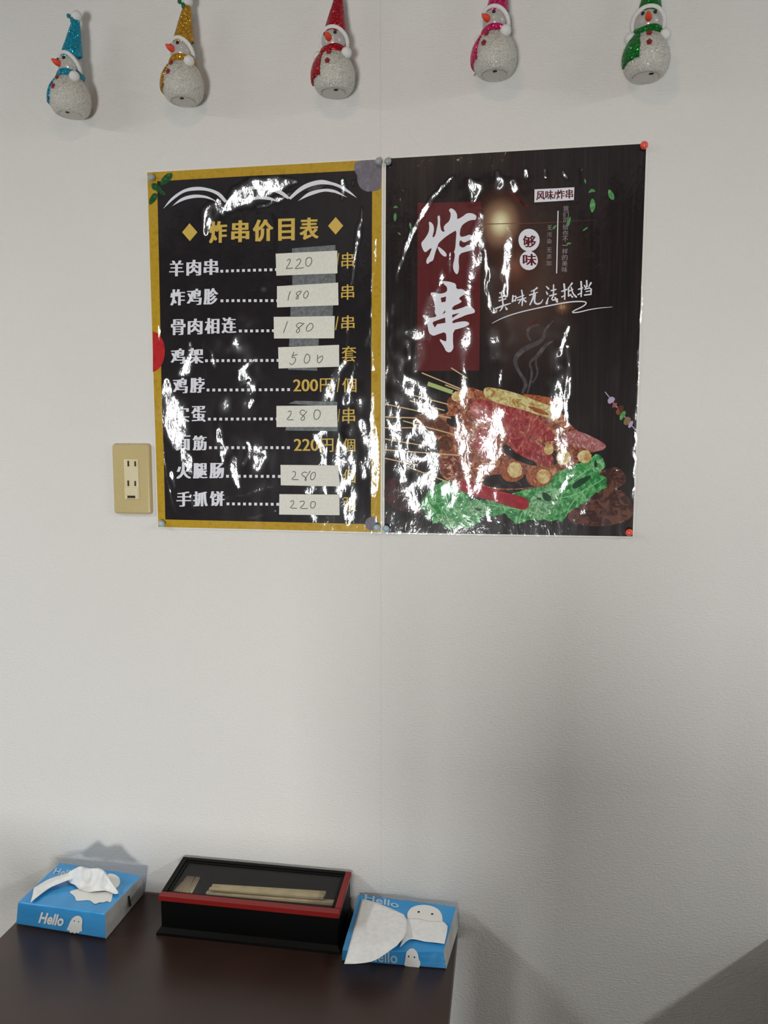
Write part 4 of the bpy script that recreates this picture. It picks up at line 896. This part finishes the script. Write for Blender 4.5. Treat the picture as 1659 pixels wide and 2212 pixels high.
# ------------------------------------------------------------------ tissue packs
def packfilm(name, rgb, rgb2):
    m = mat(name, rgb, 0.30, noise=(25, rgb2, 4), bump=(60, .25, .004), coat=.25); return m
M_BLUE = packfilm('blue pack film', (62, 158, 220), (54, 148, 212))
M_PACKW = packfilm('white pack end film', (200, 198, 192), (176, 176, 172))
M_TISS = mat('tissue paper', (238, 238, 236), 0.9, noise=(120, (230, 230, 230), 4), bump=(90, .25, .002))
M_PWHITE = mat('pack white print', (236, 236, 232), 0.5)
M_PALE = mat('pack pale lettering', (176, 206, 226), 0.4)
M_EYE = mat('print eye dark', (44, 50, 60), 0.5)
M_BLKMARK = mat('pack black mark', (24, 24, 26), 0.5)
def rr(p): return Vector(p)
def pack_body(t, bot, top, crumple, seed):
    """bot/top: fl, fr, br, bl corners. Two films: blue wrapper (top, front, back, bottom) and white ends"""
    rng = random.Random(seed)
    bot = [rr(p) for p in bot]; top = [rr(p) for p in top]
    def build(sel):
        bm = bmesh.new(); hexa(bm, bot+top)
        bmesh.ops.subdivide_edges(bm, edges=bm.edges[:], cuts=11, use_grid_fill=True)
        cen = sum((v for v in bot+top), Vector())/8
        ax = (bot[1]-bot[0]).normalized(); ay = (bot[3]-bot[0]).normalized()
        L = (bot[1]-bot[0]).length/2; Dp = (bot[3]-bot[0]).length/2
        for v in bm.verts:
            r = v.co-cen; u = max(-1, min(1, r.dot(ax)/L)); w_ = max(-1, min(1, r.dot(ay)/Dp))
            k = (1-u*u)*(1-w_*w_)
            if v.co.z > ZT+.012: v.co.z += .002*k*crumple
            e = max(abs(u), abs(w_))
            n = math.sin(37*u+seed)*math.sin(29*w_+2*seed)+.6*math.sin(61*u*w_+seed+9*v.co.z*40)
            if v.co.z > ZT+.003: v.co += Vector((ax*u+ay*w_))*.0002*n*(e > .9)+Vector((0, 0, .0009*n*crumple*(e > .75)))
            v.co.z = max(v.co.z, ZT+.0005)
        bm.normal_update()
        bmesh.ops.recalc_face_normals(bm, faces=bm.faces)
        ends = [f for f in bm.faces if abs(f.normal.dot(ax)) > .72]
        kill = ends if sel == 'film' else [f for f in bm.faces if f not in set(ends)]
        bmesh.ops.delete(bm, geom=kill, context='FACES')
        return bm
    o = bmobj('wrapper_film', build('film'), M_BLUE, t)
    md = o.modifiers.new('edge rounding', 'BEVEL'); md.width = .0032; md.segments = 3; md.limit_method = 'ANGLE'; md.angle_limit = R(45)
    for sgn in (-1, 1):
        bm = build('ends'); cx_ = sum((v.co.x for v in bm.verts))/len(bm.verts)
        bmesh.ops.delete(bm, geom=[f for f in bm.faces if (f.calc_center_median().x-cx_)*sgn < 0], context='FACES')
        bmobj('end_film', bm, M_PACKW, t, label='white folded end film')
def flat_print(name, outline, mapper, m, parent, label=None, sm=0):
    if isinstance(outline[0][0], (tuple, list)): polys = outline
    else: polys = [outline]
    vs, fs = [], []
    for o in polys:
        for _ in range(sm):
            r_ = []
            for a, b in zip(o, o[1:]+o[:1]): r_ += [(a[0]*.8+b[0]*.2, a[1]*.8+b[1]*.2), (a[0]*.2+b[0]*.8, a[1]*.2+b[1]*.8)]
            o = r_
        p = [mapper(*q) for q in o]; b = len(vs)
        tri = tessellate_polygon([[Vector((q[0], -q[1], 0)) for q in o]])
        vs += p; fs += [tuple(i+b for i in f) for f in tri]
    return mesh(name, vs, fs, m, parent, smooth=False, label=label)
def text_print(name, body, bl, br, hgt, mapper, m, parent, bold=.02, up=(0, -1), part=None):
    vs, fs = glyphs(body, bold)
    x0 = min(v[0] for v in vs); x1 = max(v[0] for v in vs); y0 = min(v[1] for v in vs); y1 = max(v[1] for v in vs)
    o = []
    for x, y in vs:
        s_, u = (x-x0)/(x1-x0), (y-y0)/(y1-y0)
        o.append(mapper(bl[0]+(br[0]-bl[0])*s_+up[0]*hgt*u, bl[1]+(br[1]-bl[1])*s_+up[1]*hgt*u))
    return mesh(name, o, fs, m, parent, smooth=False)
def ell(cx_, cy_, rx, ry, n=14): return [(cx_+rx*math.cos(2*math.pi*k/n), cy_+ry*math.sin(2*math.pi*k/n)) for k in range(n)]
def sheet3(name, rows, m, parent, sub=2, fold=0.0, seed=1, lift=.0006):
    """tissue: rows of (px, py, h) points, mapped over the table, smoothed"""
    P = np.array([[tuple(T(*p)) for p in r_] for r_ in rows])
    def cr(A, k, ax):
        A = np.moveaxis(A, ax, 0); E = np.concatenate([2*A[:1]-A[1:2], A, 2*A[-1:]-A[-2:-1]]); out = []
        for i in range(len(A)-1):
            p0, p1, p2, p3 = E[i:i+4]
            for j in range(k):
                t = j/k; out.append(.5*(2*p1+(p2-p0)*t+(2*p0-5*p1+4*p2-p3)*t*t+(3*p1-p0-3*p2+p3)*t**3))
        out.append(A[-1]); return np.moveaxis(np.array(out), 0, ax)
    P = cr(cr(P, 7, 0), 7, 1); nj, ni = P.shape[:2]
    rng = np.random.default_rng(seed)
    for _ in range(5 if fold else 0):                   # soft creases
        a, b, c = rng.uniform(-1, 1), rng.uniform(-1, 1), rng.uniform(0, 6)
        U, V_ = np.meshgrid(np.linspace(0, 1, ni), np.linspace(0, 1, nj))
        P[..., 2] += fold*(np.abs(((U*a*5+V_*b*3+c) % 1)-.5)-.25)*np.sin(np.pi*V_)*np.sin(np.pi*U)
    vs = [Vector(q) for q in P.reshape(-1, 3)]
    fs = [(j*ni+i, j*ni+i+1, (j+1)*ni+i+1, (j+1)*ni+i) for j in range(nj-1) for i in range(ni-1)]
    o = mesh(name, vs, fs, m, parent)
    bm = bmesh.new(); bm.from_mesh(o.data)
    bmesh.ops.recalc_face_normals(bm, faces=bm.faces)
    bmesh.ops.solidify(bm, geom=bm.faces[:], thickness=.0003)
    bm.to_mesh(o.data); bm.free(); o.data.polygons.foreach_set('use_smooth', [True]*len(o.data.polygons))
    return o

# left pack
lb = [T(35, 1998, 0), T(228, 2030, 0), T(309.5, 1932, 0), None]; lb[3] = lb[0]+lb[2]-lb[1]
lt = [T(39.5, 1949, .05), T(227, 1974, .05), T(307, 1891, .05), T(131, 1863, .05)]
lt = [Vector((p.x, min(p.y, -.006), p.z)) for p in lt]; lb = [Vector((p.x, min(p.y, -.005), p.z)) for p in lb]
t = thing('tissue_pack', 'blue tissue pack at the left, with upright crumpled tissue and white end', 'tissue pack', sum(lb, Vector())/4, group='blue tissue packs on the table')
pack_body(t, lb, lt, .5, 1)
fn = (lb[1]-lb[0]).cross(lt[0]-lb[0]).normalized(); fp = lb[0]
if fn.y > 0: fn = -fn
def front_map(b, tp, n_, off):
    def f(x, y):
        p = PL(x, y, b[0], n_); a = (b[1]-b[0]); u = (p-b[0]).dot(a)/a.length_squared; v = (p.z-b[0].z)/(tp[0].z-b[0].z)
        return b[0].lerp(b[1], u).lerp(tp[0].lerp(tp[1], u), v)+n_*off
    return f
mf = front_map(lb, lt, fn, .0006)
def top_map(tp, off, bulge=.001):
    n_ = (tp[1]-tp[0]).cross(tp[3]-tp[0]).normalized(); n_ = n_ if n_.z > 0 else -n_
    def f(x, y):
        p = PL(x, y, (tp[0]+tp[2])/2, n_)
        for _ in range(3):
            a, b = tp[1]-tp[0], tp[3]-tp[0]; v = (p-tp[0]).dot(b)/b.length_squared; u = (p-tp[0]).dot(a)/a.length_squared
            q = tp[0].lerp(tp[1], u).lerp(tp[3].lerp(tp[2], u), v)
            k = max(0, 1-(2*u-1)**2)*max(0, 1-(2*v-1)**2)
            p = PL(x, y, Vector((0, 0, q.z+bulge*k+off)), Vector((0, 0, 1)))
        return p
    return f
mt = top_map(lt, .0007)
en = (lb[2]-lb[1]).cross(lt[1]-lb[1]).normalized()
if en.x < 0: en = -en
me_ = lambda x, y: PL(x, y, lb[1]+en*.0035, en)
text_print('hello_lettering', 'Hello', (79, 1993), (132, 2001), 24, mf, M_PWHITE, t, .034)
Z = lambda *p: cx(4.879, (0, 1830), *p)
flat_print('ghost_emblem', Z((700, 850), (708, 790), (725, 745), (765, 722), (805, 730), (835, 765), (842, 830), (858, 890), (835, 885), (825, 908), (800, 893), (785, 912), (765, 893), (740, 903), (725, 878), (690, 868)), mf, M_PWHITE, t, 'white ghost emblem on the front', 2)
me2 = front_map(lb, lt, fn, .0009)
flat_print('emblem_eye', [ell(154.2, 1989, 1.1, 1.3), ell(163.8, 1991.2, 1.1, 1.3)], me2, M_EYE, t)
mt2 = lambda x, y: T(x, y, .0527+.0006)
flat_print('ghost_emblem', Z((1120, 300), (1150, 275), (1210, 285), (1258, 320), (1268, 375), (1245, 420), (1200, 440), (1170, 590), (1130, 565), (1090, 585), (1050, 580), (1000, 603), (950, 560), (900, 560), (800, 570), (790, 520), (722, 468), (820, 440), (960, 400)), mt, M_PWHITE, t, 'white ghost print on the top', 2)
text_print('hello_lettering', 'Hello', (114, 1888), (158, 1895), 15, mt, M_PALE, t, .02, up=(.45, -.9))
flat_print('black_mark', Z((1348, 515), (1366, 510), (1385, 615), (1362, 632)), me_, M_BLKMARK, t)
rows = [[(150, 1890, .055), (162, 1886, .056), (178, 1884, .057), (200, 1886, .056), (222, 1889, .056), (240, 1906, .054), (256, 1926, .0535)],
        [(143, 1888, .064), (160, 1877, .078), (176, 1872, .086), (199, 1876, .078), (221, 1878, .085), (234, 1896, .072), (256, 1928, .0550)],
        [(146, 1897, .060), (160, 1889, .071), (175, 1891, .073), (194, 1897, .061), (217, 1894, .076), (231, 1906, .064), (255, 1930, .0546)],
        [(149, 1904, .056), (161, 1902, .061), (172, 1909, .058), (190, 1915, .055), (213, 1911, .064), (228, 1918, .057), (251, 1931, .0543)],
        [(152, 1908, .0542), (162, 1912, .055), (170, 1919, .0545), (190, 1926, .0538), (211, 1925, .0548), (228, 1924, .0545), (247, 1931, .0541)]]
sheet3('tissue_sheet', rows, M_TISS, t, fold=.008, seed=3)
rows = [[(168, 1880, .074), (150, 1885, .067), (128, 1891, .062), (103, 1900, .058), (73, 1918, .055)],
        [(168, 1886, .073), (150, 1892, .067), (125, 1900, .064), (100, 1911, .060), (71, 1930, .055)],
        [(170, 1895, .066), (152, 1900, .062), (130, 1908, .060), (104, 1920, .057), (66, 1949, .0535)]]
sheet3('tissue_sheet', rows, M_TISS, t)

# right pack
rb = [T(739, 2076, 0), T(964, 2094, 0), T(990, 2006, 0), None]; rb[3] = rb[0]+rb[2]-rb[1]
rt = [T(740, 2052, .024), T(958, 2056, .024), T(986, 1958, .038), T(776, 1928, .038)]
rt = [Vector((p.x, min(p.y, -.006), p.z)) for p in rt]; rb = [Vector((p.x, min(p.y, -.005), p.z)) for p in rb]
t = thing('tissue_pack', 'flattened blue tissue pack right of the chopstick box, tissue hanging over its front', 'tissue pack', sum(rb, Vector())/4, group='blue tissue packs on the table')
pack_body(t, rb, rt, .5, 4)
tn = (rt[1]-rt[0]).cross(rt[3]-rt[0]).normalized()
if tn.z < 0: tn = -tn
def top_h(x, y, off): return top_map(rt, off)(x, y)
m1 = lambda x, y: top_h(x, y, .0008)
m1b = lambda x, y: top_h(x, y, .0011)
fn2 = (rb[1]-rb[0]).cross(rt[0]-rb[0]).normalized()
if fn2.y > 0: fn2 = -fn2
_m2, _m2b = front_map(rb, rt, fn2, .0007), front_map(rb, rt, fn2, .0010)
m2 = lambda x, y: _m2(x, y+5)
m2b = lambda x, y: _m2b(x, y+5)
Yc = lambda *p: cx(5.53, (720, 1900), *p)
flat_print('ghost_emblem', Yc((880, 430), (890, 385), (930, 335), (1000, 308), (1090, 300), (1180, 315), (1260, 355), (1300, 420), (1308, 530), (1300, 560), (900, 520)), m1, M_PWHITE, t, 'white ghost print on the top', 2)
flat_print('emblem_eye', [Yc(*ell(1020, 386, 15, 11)), Yc(*ell(1181, 411, 15, 11))], m1b, M_EYE, t)
text_print('hello_lettering', 'Hello', (787, 1944), (861, 1962), 13, m1, M_PALE, t, .02, up=(.1, -1))
text_print('hello_lettering', 'Hello', (795, 2071), (859, 2077), 19, m2, M_PALE, t, .022)
flat_print('ghost_emblem', Yc((845, 1000), (870, 930), (880, 880), (930, 850), (985, 855), (1025, 895), (1030, 950), (1050, 975), (1030, 1015), (1000, 1040), (960, 1015), (930, 1030), (890, 1005)), m2, M_PWHITE, t, 'white ghost emblem on the front', 2)
flat_print('emblem_eye', [Yc(*ell(910, 918, 9, 9)), Yc(*ell(980, 928, 9, 9))], m2b, M_EYE, t)
def H(x, y, d):                                         # height of the pack's top under a pixel, plus d
    return top_h(x, y, 0).z-ZT+.0010+d
rows = []
Lf = [(781.5, 1941.6), (769, 1990), (756, 2038), (743.5, 2082)]
M1 = [(812, 1949), (806, 1996), (795, 2038), (776, 2081)]
M2 = [(846, 1963), (842, 2004), (836, 2036), (812, 2073)]
Rg = [(872, 1975), (879, 1990), (876, 2018), (858, 2042)]
hs = [[.001, .003, .006, .001], [.002, .004, .007, .004], [.004, .007, .010, .010], [.004, .005, .008, .009]]
for pts, dd in zip((Lf, M1, M2, Rg), hs):
    rows.append([(x, y, (H(x, min(y, 2055), d) if y < 2060 else .022+d)) for (x, y), d in zip(pts, dd)])
sheet3('tissue_sheet', rows, M_TISS, t)
rows = [[(x, y, H(x, y, d)) for x, y, d in r_] for r_ in
        ([(878, 1984, .001), (905, 1984, .0012), (930, 1990, .0016), (955, 1990, .002), (967, 2000, .003)],
         [(874, 2004, .002), (900, 2004, .0012), (930, 2009, .0012), (952, 2011, .0014), (965, 2017, .003)],
         [(864, 2046, .001), (886, 2029, .0012), (919, 2034, .0008), (940, 2036, .0008), (960, 2039, .001)])]
sheet3('tissue_sheet', rows, M_TISS, t)

# ------------------------------------------------------------------ snowman ornaments
def crystal(name, rgb, scale, strength, rough=.25, sparkle=0):
    m, N, L, b = newmat(name)
    tc = N.new('ShaderNodeTexCoord'); v = N.new('ShaderNodeTexVoronoi'); v.inputs['Scale'].default_value = scale; v.feature = 'SMOOTH_F1'
    L.new(tc.outputs['Object'], v.inputs['Vector'])
    bp = N.new('ShaderNodeBump'); bp.inputs['Strength'].default_value = strength; bp.inputs['Distance'].default_value = .0016
    L.new(v.outputs['Distance'], bp.inputs['Height']); L.new(bp.outputs[0], b.inputs['Normal'])
    b.inputs['Base Color'].default_value = (*s2l(rgb), 1); b.inputs['Roughness'].default_value = rough; b.inputs['IOR'].default_value = 1.5
    if sparkle:
        v2 = N.new('ShaderNodeTexVoronoi'); v2.inputs['Scale'].default_value = 420; L.new(tc.outputs['Object'], v2.inputs['Vector'])
        s_ = N.new('ShaderNodeVectorMath'); s_.operation = 'SUBTRACT'; L.new(v2.outputs['Color'], s_.inputs[0]); s_.inputs[1].default_value = (.5, .5, .5)
        k = N.new('ShaderNodeVectorMath'); k.operation = 'SCALE'; L.new(s_.outputs[0], k.inputs[0]); k.inputs['Scale'].default_value = sparkle
        a = N.new('ShaderNodeVectorMath'); a.operation = 'ADD'; L.new(bp.outputs[0], a.inputs[0]); L.new(k.outputs[0], a.inputs[1])
        nm = N.new('ShaderNodeVectorMath'); nm.operation = 'NORMALIZE'; L.new(a.outputs[0], nm.inputs[0]); L.new(nm.outputs[0], b.inputs['Normal']); L.new(nm.outputs[0], b.inputs['Coat Normal'])
    b.inputs['Transmission Weight'].default_value = .25; b.inputs['Coat Weight'].default_value = .4; b.inputs['Coat Roughness'].default_value = .1
    return m
def glitter(name, rgb):
    m, N, L, b = newmat(name)
    tc = N.new('ShaderNodeTexCoord'); v = N.new('ShaderNodeTexVoronoi'); v.inputs['Scale'].default_value = 620
    L.new(tc.outputs['Object'], v.inputs['Vector'])
    g = N.new('ShaderNodeNewGeometry')
    s_ = N.new('ShaderNodeVectorMath'); s_.operation = 'SUBTRACT'; L.new(v.outputs['Color'], s_.inputs[0]); s_.inputs[1].default_value = (.5, .5, .5)
    k = N.new('ShaderNodeVectorMath'); k.operation = 'SCALE'; L.new(s_.outputs[0], k.inputs[0]); k.inputs['Scale'].default_value = 1.3
    a = N.new('ShaderNodeVectorMath'); a.operation = 'ADD'; L.new(g.outputs['Normal'], a.inputs[0]); L.new(k.outputs[0], a.inputs[1])
    nm = N.new('ShaderNodeVectorMath'); nm.operation = 'NORMALIZE'; L.new(a.outputs[0], nm.inputs[0]); L.new(nm.outputs[0], b.inputs['Normal'])
    b.inputs['Base Color'].default_value = (*s2l(rgb), 1); b.inputs['Metallic'].default_value = .55; b.inputs['Roughness'].default_value = .3
    return m
M_ICE = crystal('crackled ice plastic', (216, 212, 202), 520, .9, sparkle=.5)
M_HEAD = crystal('smooth ice plastic', (196, 192, 186), 300, .4, .25)
M_FLUFF = mat('white fluff', (226, 224, 222), .95, bump=(600, .8, .002))
M_BLK = mat('black bead', (22, 20, 22), .25)
M_NOSE = mat('orange carrot nose', (220, 70, 42), .5)
M_BTN = mat('red flower bead', (132, 20, 30), .3, coat=.5)
M_UNDER = mat('base recess plastic', (196, 192, 184), .4)
M_WIRE = mat('dark thin wire', (70, 60, 58), .5)
BODY = [(0, .0015), (.017, .0015), (.0185, 0), (.0215, .0004), (.0255, .004), (.0290, .010), (.0308, .019), (.0306, .027), (.0284, .036), (.0242, .0445), (.0190, .0515), (.0155, .0550), (.0150, .0575), (.0, .0585)]
def body_r(z):
    for (r0, z0), (r1, z1) in zip(BODY[3:], BODY[4:]):
        if z0 <= z <= z1: return r0+(r1-r0)*(z-z0)/max(z1-z0, 1e-6)
    return .015
def az(a, r, z): return Vector((r*math.sin(a), -r*math.cos(a), z))
HC, HR = Vector((0, -.001, .0695)), .0180
def smooth_prof(p, n=3):
    for _ in range(n):
        q = [p[0]]
        for a, b in zip(p, p[1:]): q += [(a[0]*.75+b[0]*.25, a[1]*.75+b[1]*.25), (a[0]*.25+b[0]*.75, a[1]*.25+b[1]*.75)]
        p = q+[p[-1]]
    return p
def scarf_bm(tail0, tail1, zend):
    bm = bmesh.new(); n, m_ = 48, 8
    rings = []
    for k in range(n):                                   # collar
        a = 2*math.pi*k/n; c = az(a, .0162, .0555+.0012*math.sin(3*a)); out = az(a, 1, 0)
        rings.append([bm.verts.new(c+out*.0048*math.cos(q)+Vector((0, 0, .0056*math.sin(q)))) for q in [2*math.pi*j/m_ for j in range(m_)]])
    for k in range(n):
        for j in range(m_): bm.faces.new((rings[k][j], rings[(k+1) % n][j], rings[(k+1) % n][(j+1) % m_], rings[k][(j+1) % m_]))
    nu, nv = 14, 16; G = []
    for off in (-.0008, .0024):
        gg = []
        for j in range(nv+1):
            f = j/nv; z = .056+(zend-.056)*f; row = []
            for i in range(nu+1):
                u = i/nu; wd = .55+.45*min(1, f*2.0)
                mid = (tail0+tail1)/2; a = mid+(u-.5)*(tail1-tail0)*wd
                zz = z + (.006*(u) if f > .95 else 0)
                row.append(bm.verts.new(az(a, body_r(zz)+off+.0012*math.sin(math.pi*u), zz)))
            gg.append(row)
        G.append(gg)
    for j in range(nv):
        for i in range(nu):
            bm.faces.new((G[1][j][i], G[1][j+1][i], G[1][j+1][i+1], G[1][j][i+1])); bm.faces.new((G[0][j][i], G[0][j][i+1], G[0][j+1][i+1], G[0][j+1][i]))
    for j in range(nv):
        for i in (0, nu): bm.faces.new((G[0][j][i], G[0][j+1][i], G[1][j+1][i], G[1][j][i]))
    for i in range(nu):
        for j in (0, nv): bm.faces.new((G[0][j][i], G[0][j][i+1], G[1][j][i+1], G[1][j][i]))
    return bm
def flower_bm(a, z, r=.0034):
    bm = bmesh.new(); c = az(a, body_r(z)+.0008, z); out = az(a, 1, 0); tx = Vector((math.cos(a), math.sin(a), 0)); up = Vector((0, 0, 1))
    for k in range(5):
        q = math.pi/2+2*math.pi*k/5; sphere(bm, c+(tx*math.cos(q)+up*math.sin(q))*r*.72, r*.5, 2)
    sphere(bm, c+out*.0006, r*.42, 2)
    return bm
def snowman(px, py, yaw, lean, colour, lab, tie=None, s=1.06, wire=False):
    m = glitter('glitter '+lab.split()[0], colour)
    p = W(px, py, .033)
    t = thing('snowman_ornament', lab, 'ornament', (p.x, -.0335*s, p.z), (0, R(lean), R(yaw)), 'glitter snowmen along the top of the wall')
    K_ = dict(parent=t, world=False)
    bm = bmesh.new(); lathe(bm, smooth_prof(BODY, 2), 56)
    for v in bm.verts:
        n = math.sin(v.co.x*900)*math.sin(v.co.y*870+1)*math.sin(v.co.z*910)
        if v.co.z > .004: v.co += Vector((v.co.x, v.co.y, 0)).normalized()*n*.0004 if Vector((v.co.x, v.co.y, 0)).length > 1e-5 else Vector()
    bmobj('body', bm, M_ICE, **K_)
    bm = bmesh.new(); bmesh.ops.create_circle(bm, cap_ends=True, segments=32, radius=.0165)
    for v in bm.verts: v.co.z = .0008
    bmobj('base_recess', bm, M_UNDER, **K_)
    bm = bmesh.new(); sphere(bm, (.007, -.009, .0006), .0030, 2, (1.2, 1, .4)); bmobj('switch', bm, M_BLK, label='black switch under the base', **K_)
    bm = bmesh.new(); sphere(bm, HC, HR, 4); bmobj('head', bm, M_HEAD, **K_)
    d = Vector((0, -math.sin(R(38)), math.cos(R(38)))); e = Vector((1, 0, 0))
    bm = bmesh.new(); tube(bm, [HC+(e*math.cos(q)+d*math.sin(q))*(HR+.0022) for q in [R(-42+264*k/36) for k in range(37)]], .0030, 10); bmobj('hat_brim', bm, M_FLUFF, label='white hat brim', **K_)
    bm = bmesh.new(); n = 36; rings = []
    apex = Vector((.0035, .006, .136))
    for f in [0, .08, .2, .35, .5, .65, .8, .92, 1.0]:
        c = HC.lerp(apex, f); rr_ = (HR+.0006)*(1-f)**.92+.0052*f; ang = R(38)*(1-f); dd = Vector((0, -math.sin(R(6)), math.cos(R(6))))
        # base ring lies behind the brim, upper rings turn level
        b2 = Vector((0, 1, 0)).lerp(dd, max(0, 1-f*4)).normalized()
        rings.append([bm.verts.new(c+(e*math.cos(2*math.pi*k/n)+b2*math.sin(2*math.pi*k/n))*rr_*(1+.03*math.sin(5*k+9*f))) for k in range(n)])
    for a, b in zip(rings, rings[1:]):
        for k in range(n): bm.faces.new((a[k], a[(k+1) % n], b[(k+1) % n], b[k]))
    bm.faces.new(rings[-1]); bmobj('hat', bm, m, **K_)
    bm = bmesh.new(); sphere(bm, apex+Vector((.0015, .0, .0065)), .0078, 3); bmobj('hat_pompom', bm, M_FLUFF, **K_)
    for sx in (-1, 1):
        bm = bmesh.new(); sphere(bm, HC+Vector((sx*.0218, -.006, -.0195)), .0078, 3); bmobj('ear_pompom', bm, M_FLUFF, **K_)
        q = HC+Vector((math.sin(R(27*sx))*math.cos(R(20)), -math.cos(R(27*sx))*math.cos(R(20)), math.sin(R(20))))*HR
        bm = bmesh.new(); sphere(bm, q, .0026, 2); bmobj('eye', bm, M_BLK, **K_)
    bm = bmesh.new(); b0 = HC+Vector((0, -HR+.001, -.002))
    tube(bm, [b0, b0+Vector((-.0005, -.004, .0006)), b0+Vector((-.001, -.0085, .0016)), b0+Vector((-.0015, -.0125, .0030))], [.0042, .0046, .0034, .0010], 12); bmobj('nose', bm, M_NOSE, **K_)
    bmobj('scarf', scarf_bm(R(-80), R(-18), .012), m, **K_)
    for z in (.0465, .0325): bmobj('button', flower_bm(R(4), z), M_BTN, **K_)
    if tie:
        bm = bmesh.new(); q = apex+Vector((-.001, -.006, -.001))
        sphere(bm, q, .0036, 2, (1, .7, 1.3)); sphere(bm, q+Vector((-.006, -.002, .0065)), .0032, 2); tube(bm, [q, q+Vector((-.006, -.002, .0065))], .0016, 8)
        bmobj('bow', bm, mat('bow '+lab.split()[0], tie, .6), label='small bow at the hat tip', **K_)
    if wire:
        bm = bmesh.new()
        tube(bm, [az(R(-95), .031, .028), az(R(-100), .036, .024), az(R(-98), .037, .016), az(R(-85), .034, .008), az(R(-60), .027, .006), az(R(-30), .0245, .0055), az(R(-10), .025, .012), az(R(20), .026, .012), az(R(32), .025, .006)], .0004, 6)
        bmobj('wire_strand', bm, M_WIRE, label='loose dark wire strand', **K_)
    t.scale = (s, s, s)
    return t
snowman(154, 251, -28, 5, (20, 148, 178), 'blue glitter hatted snowman ornament, leftmost on the wall', tie=(20, 120, 130))
snowman(398, 222, -27, 1, (190, 140, 34), 'gold glitter hatted snowman ornament with a green bow', tie=(20, 98, 60))
snowman(722, 204, -10, 1, (170, 16, 36), 'red glitter hatted snowman ornament above the poster seam', tie=(56, 44, 120))
snowman(1068, 165, -34, 1, (206, 40, 104), 'pink glitter hatted snowman ornament above the skewer poster', wire=True)
snowman(1394, 170, -8, 1, (16, 118, 40), 'green glitter hatted snowman ornament, rightmost on the wall')
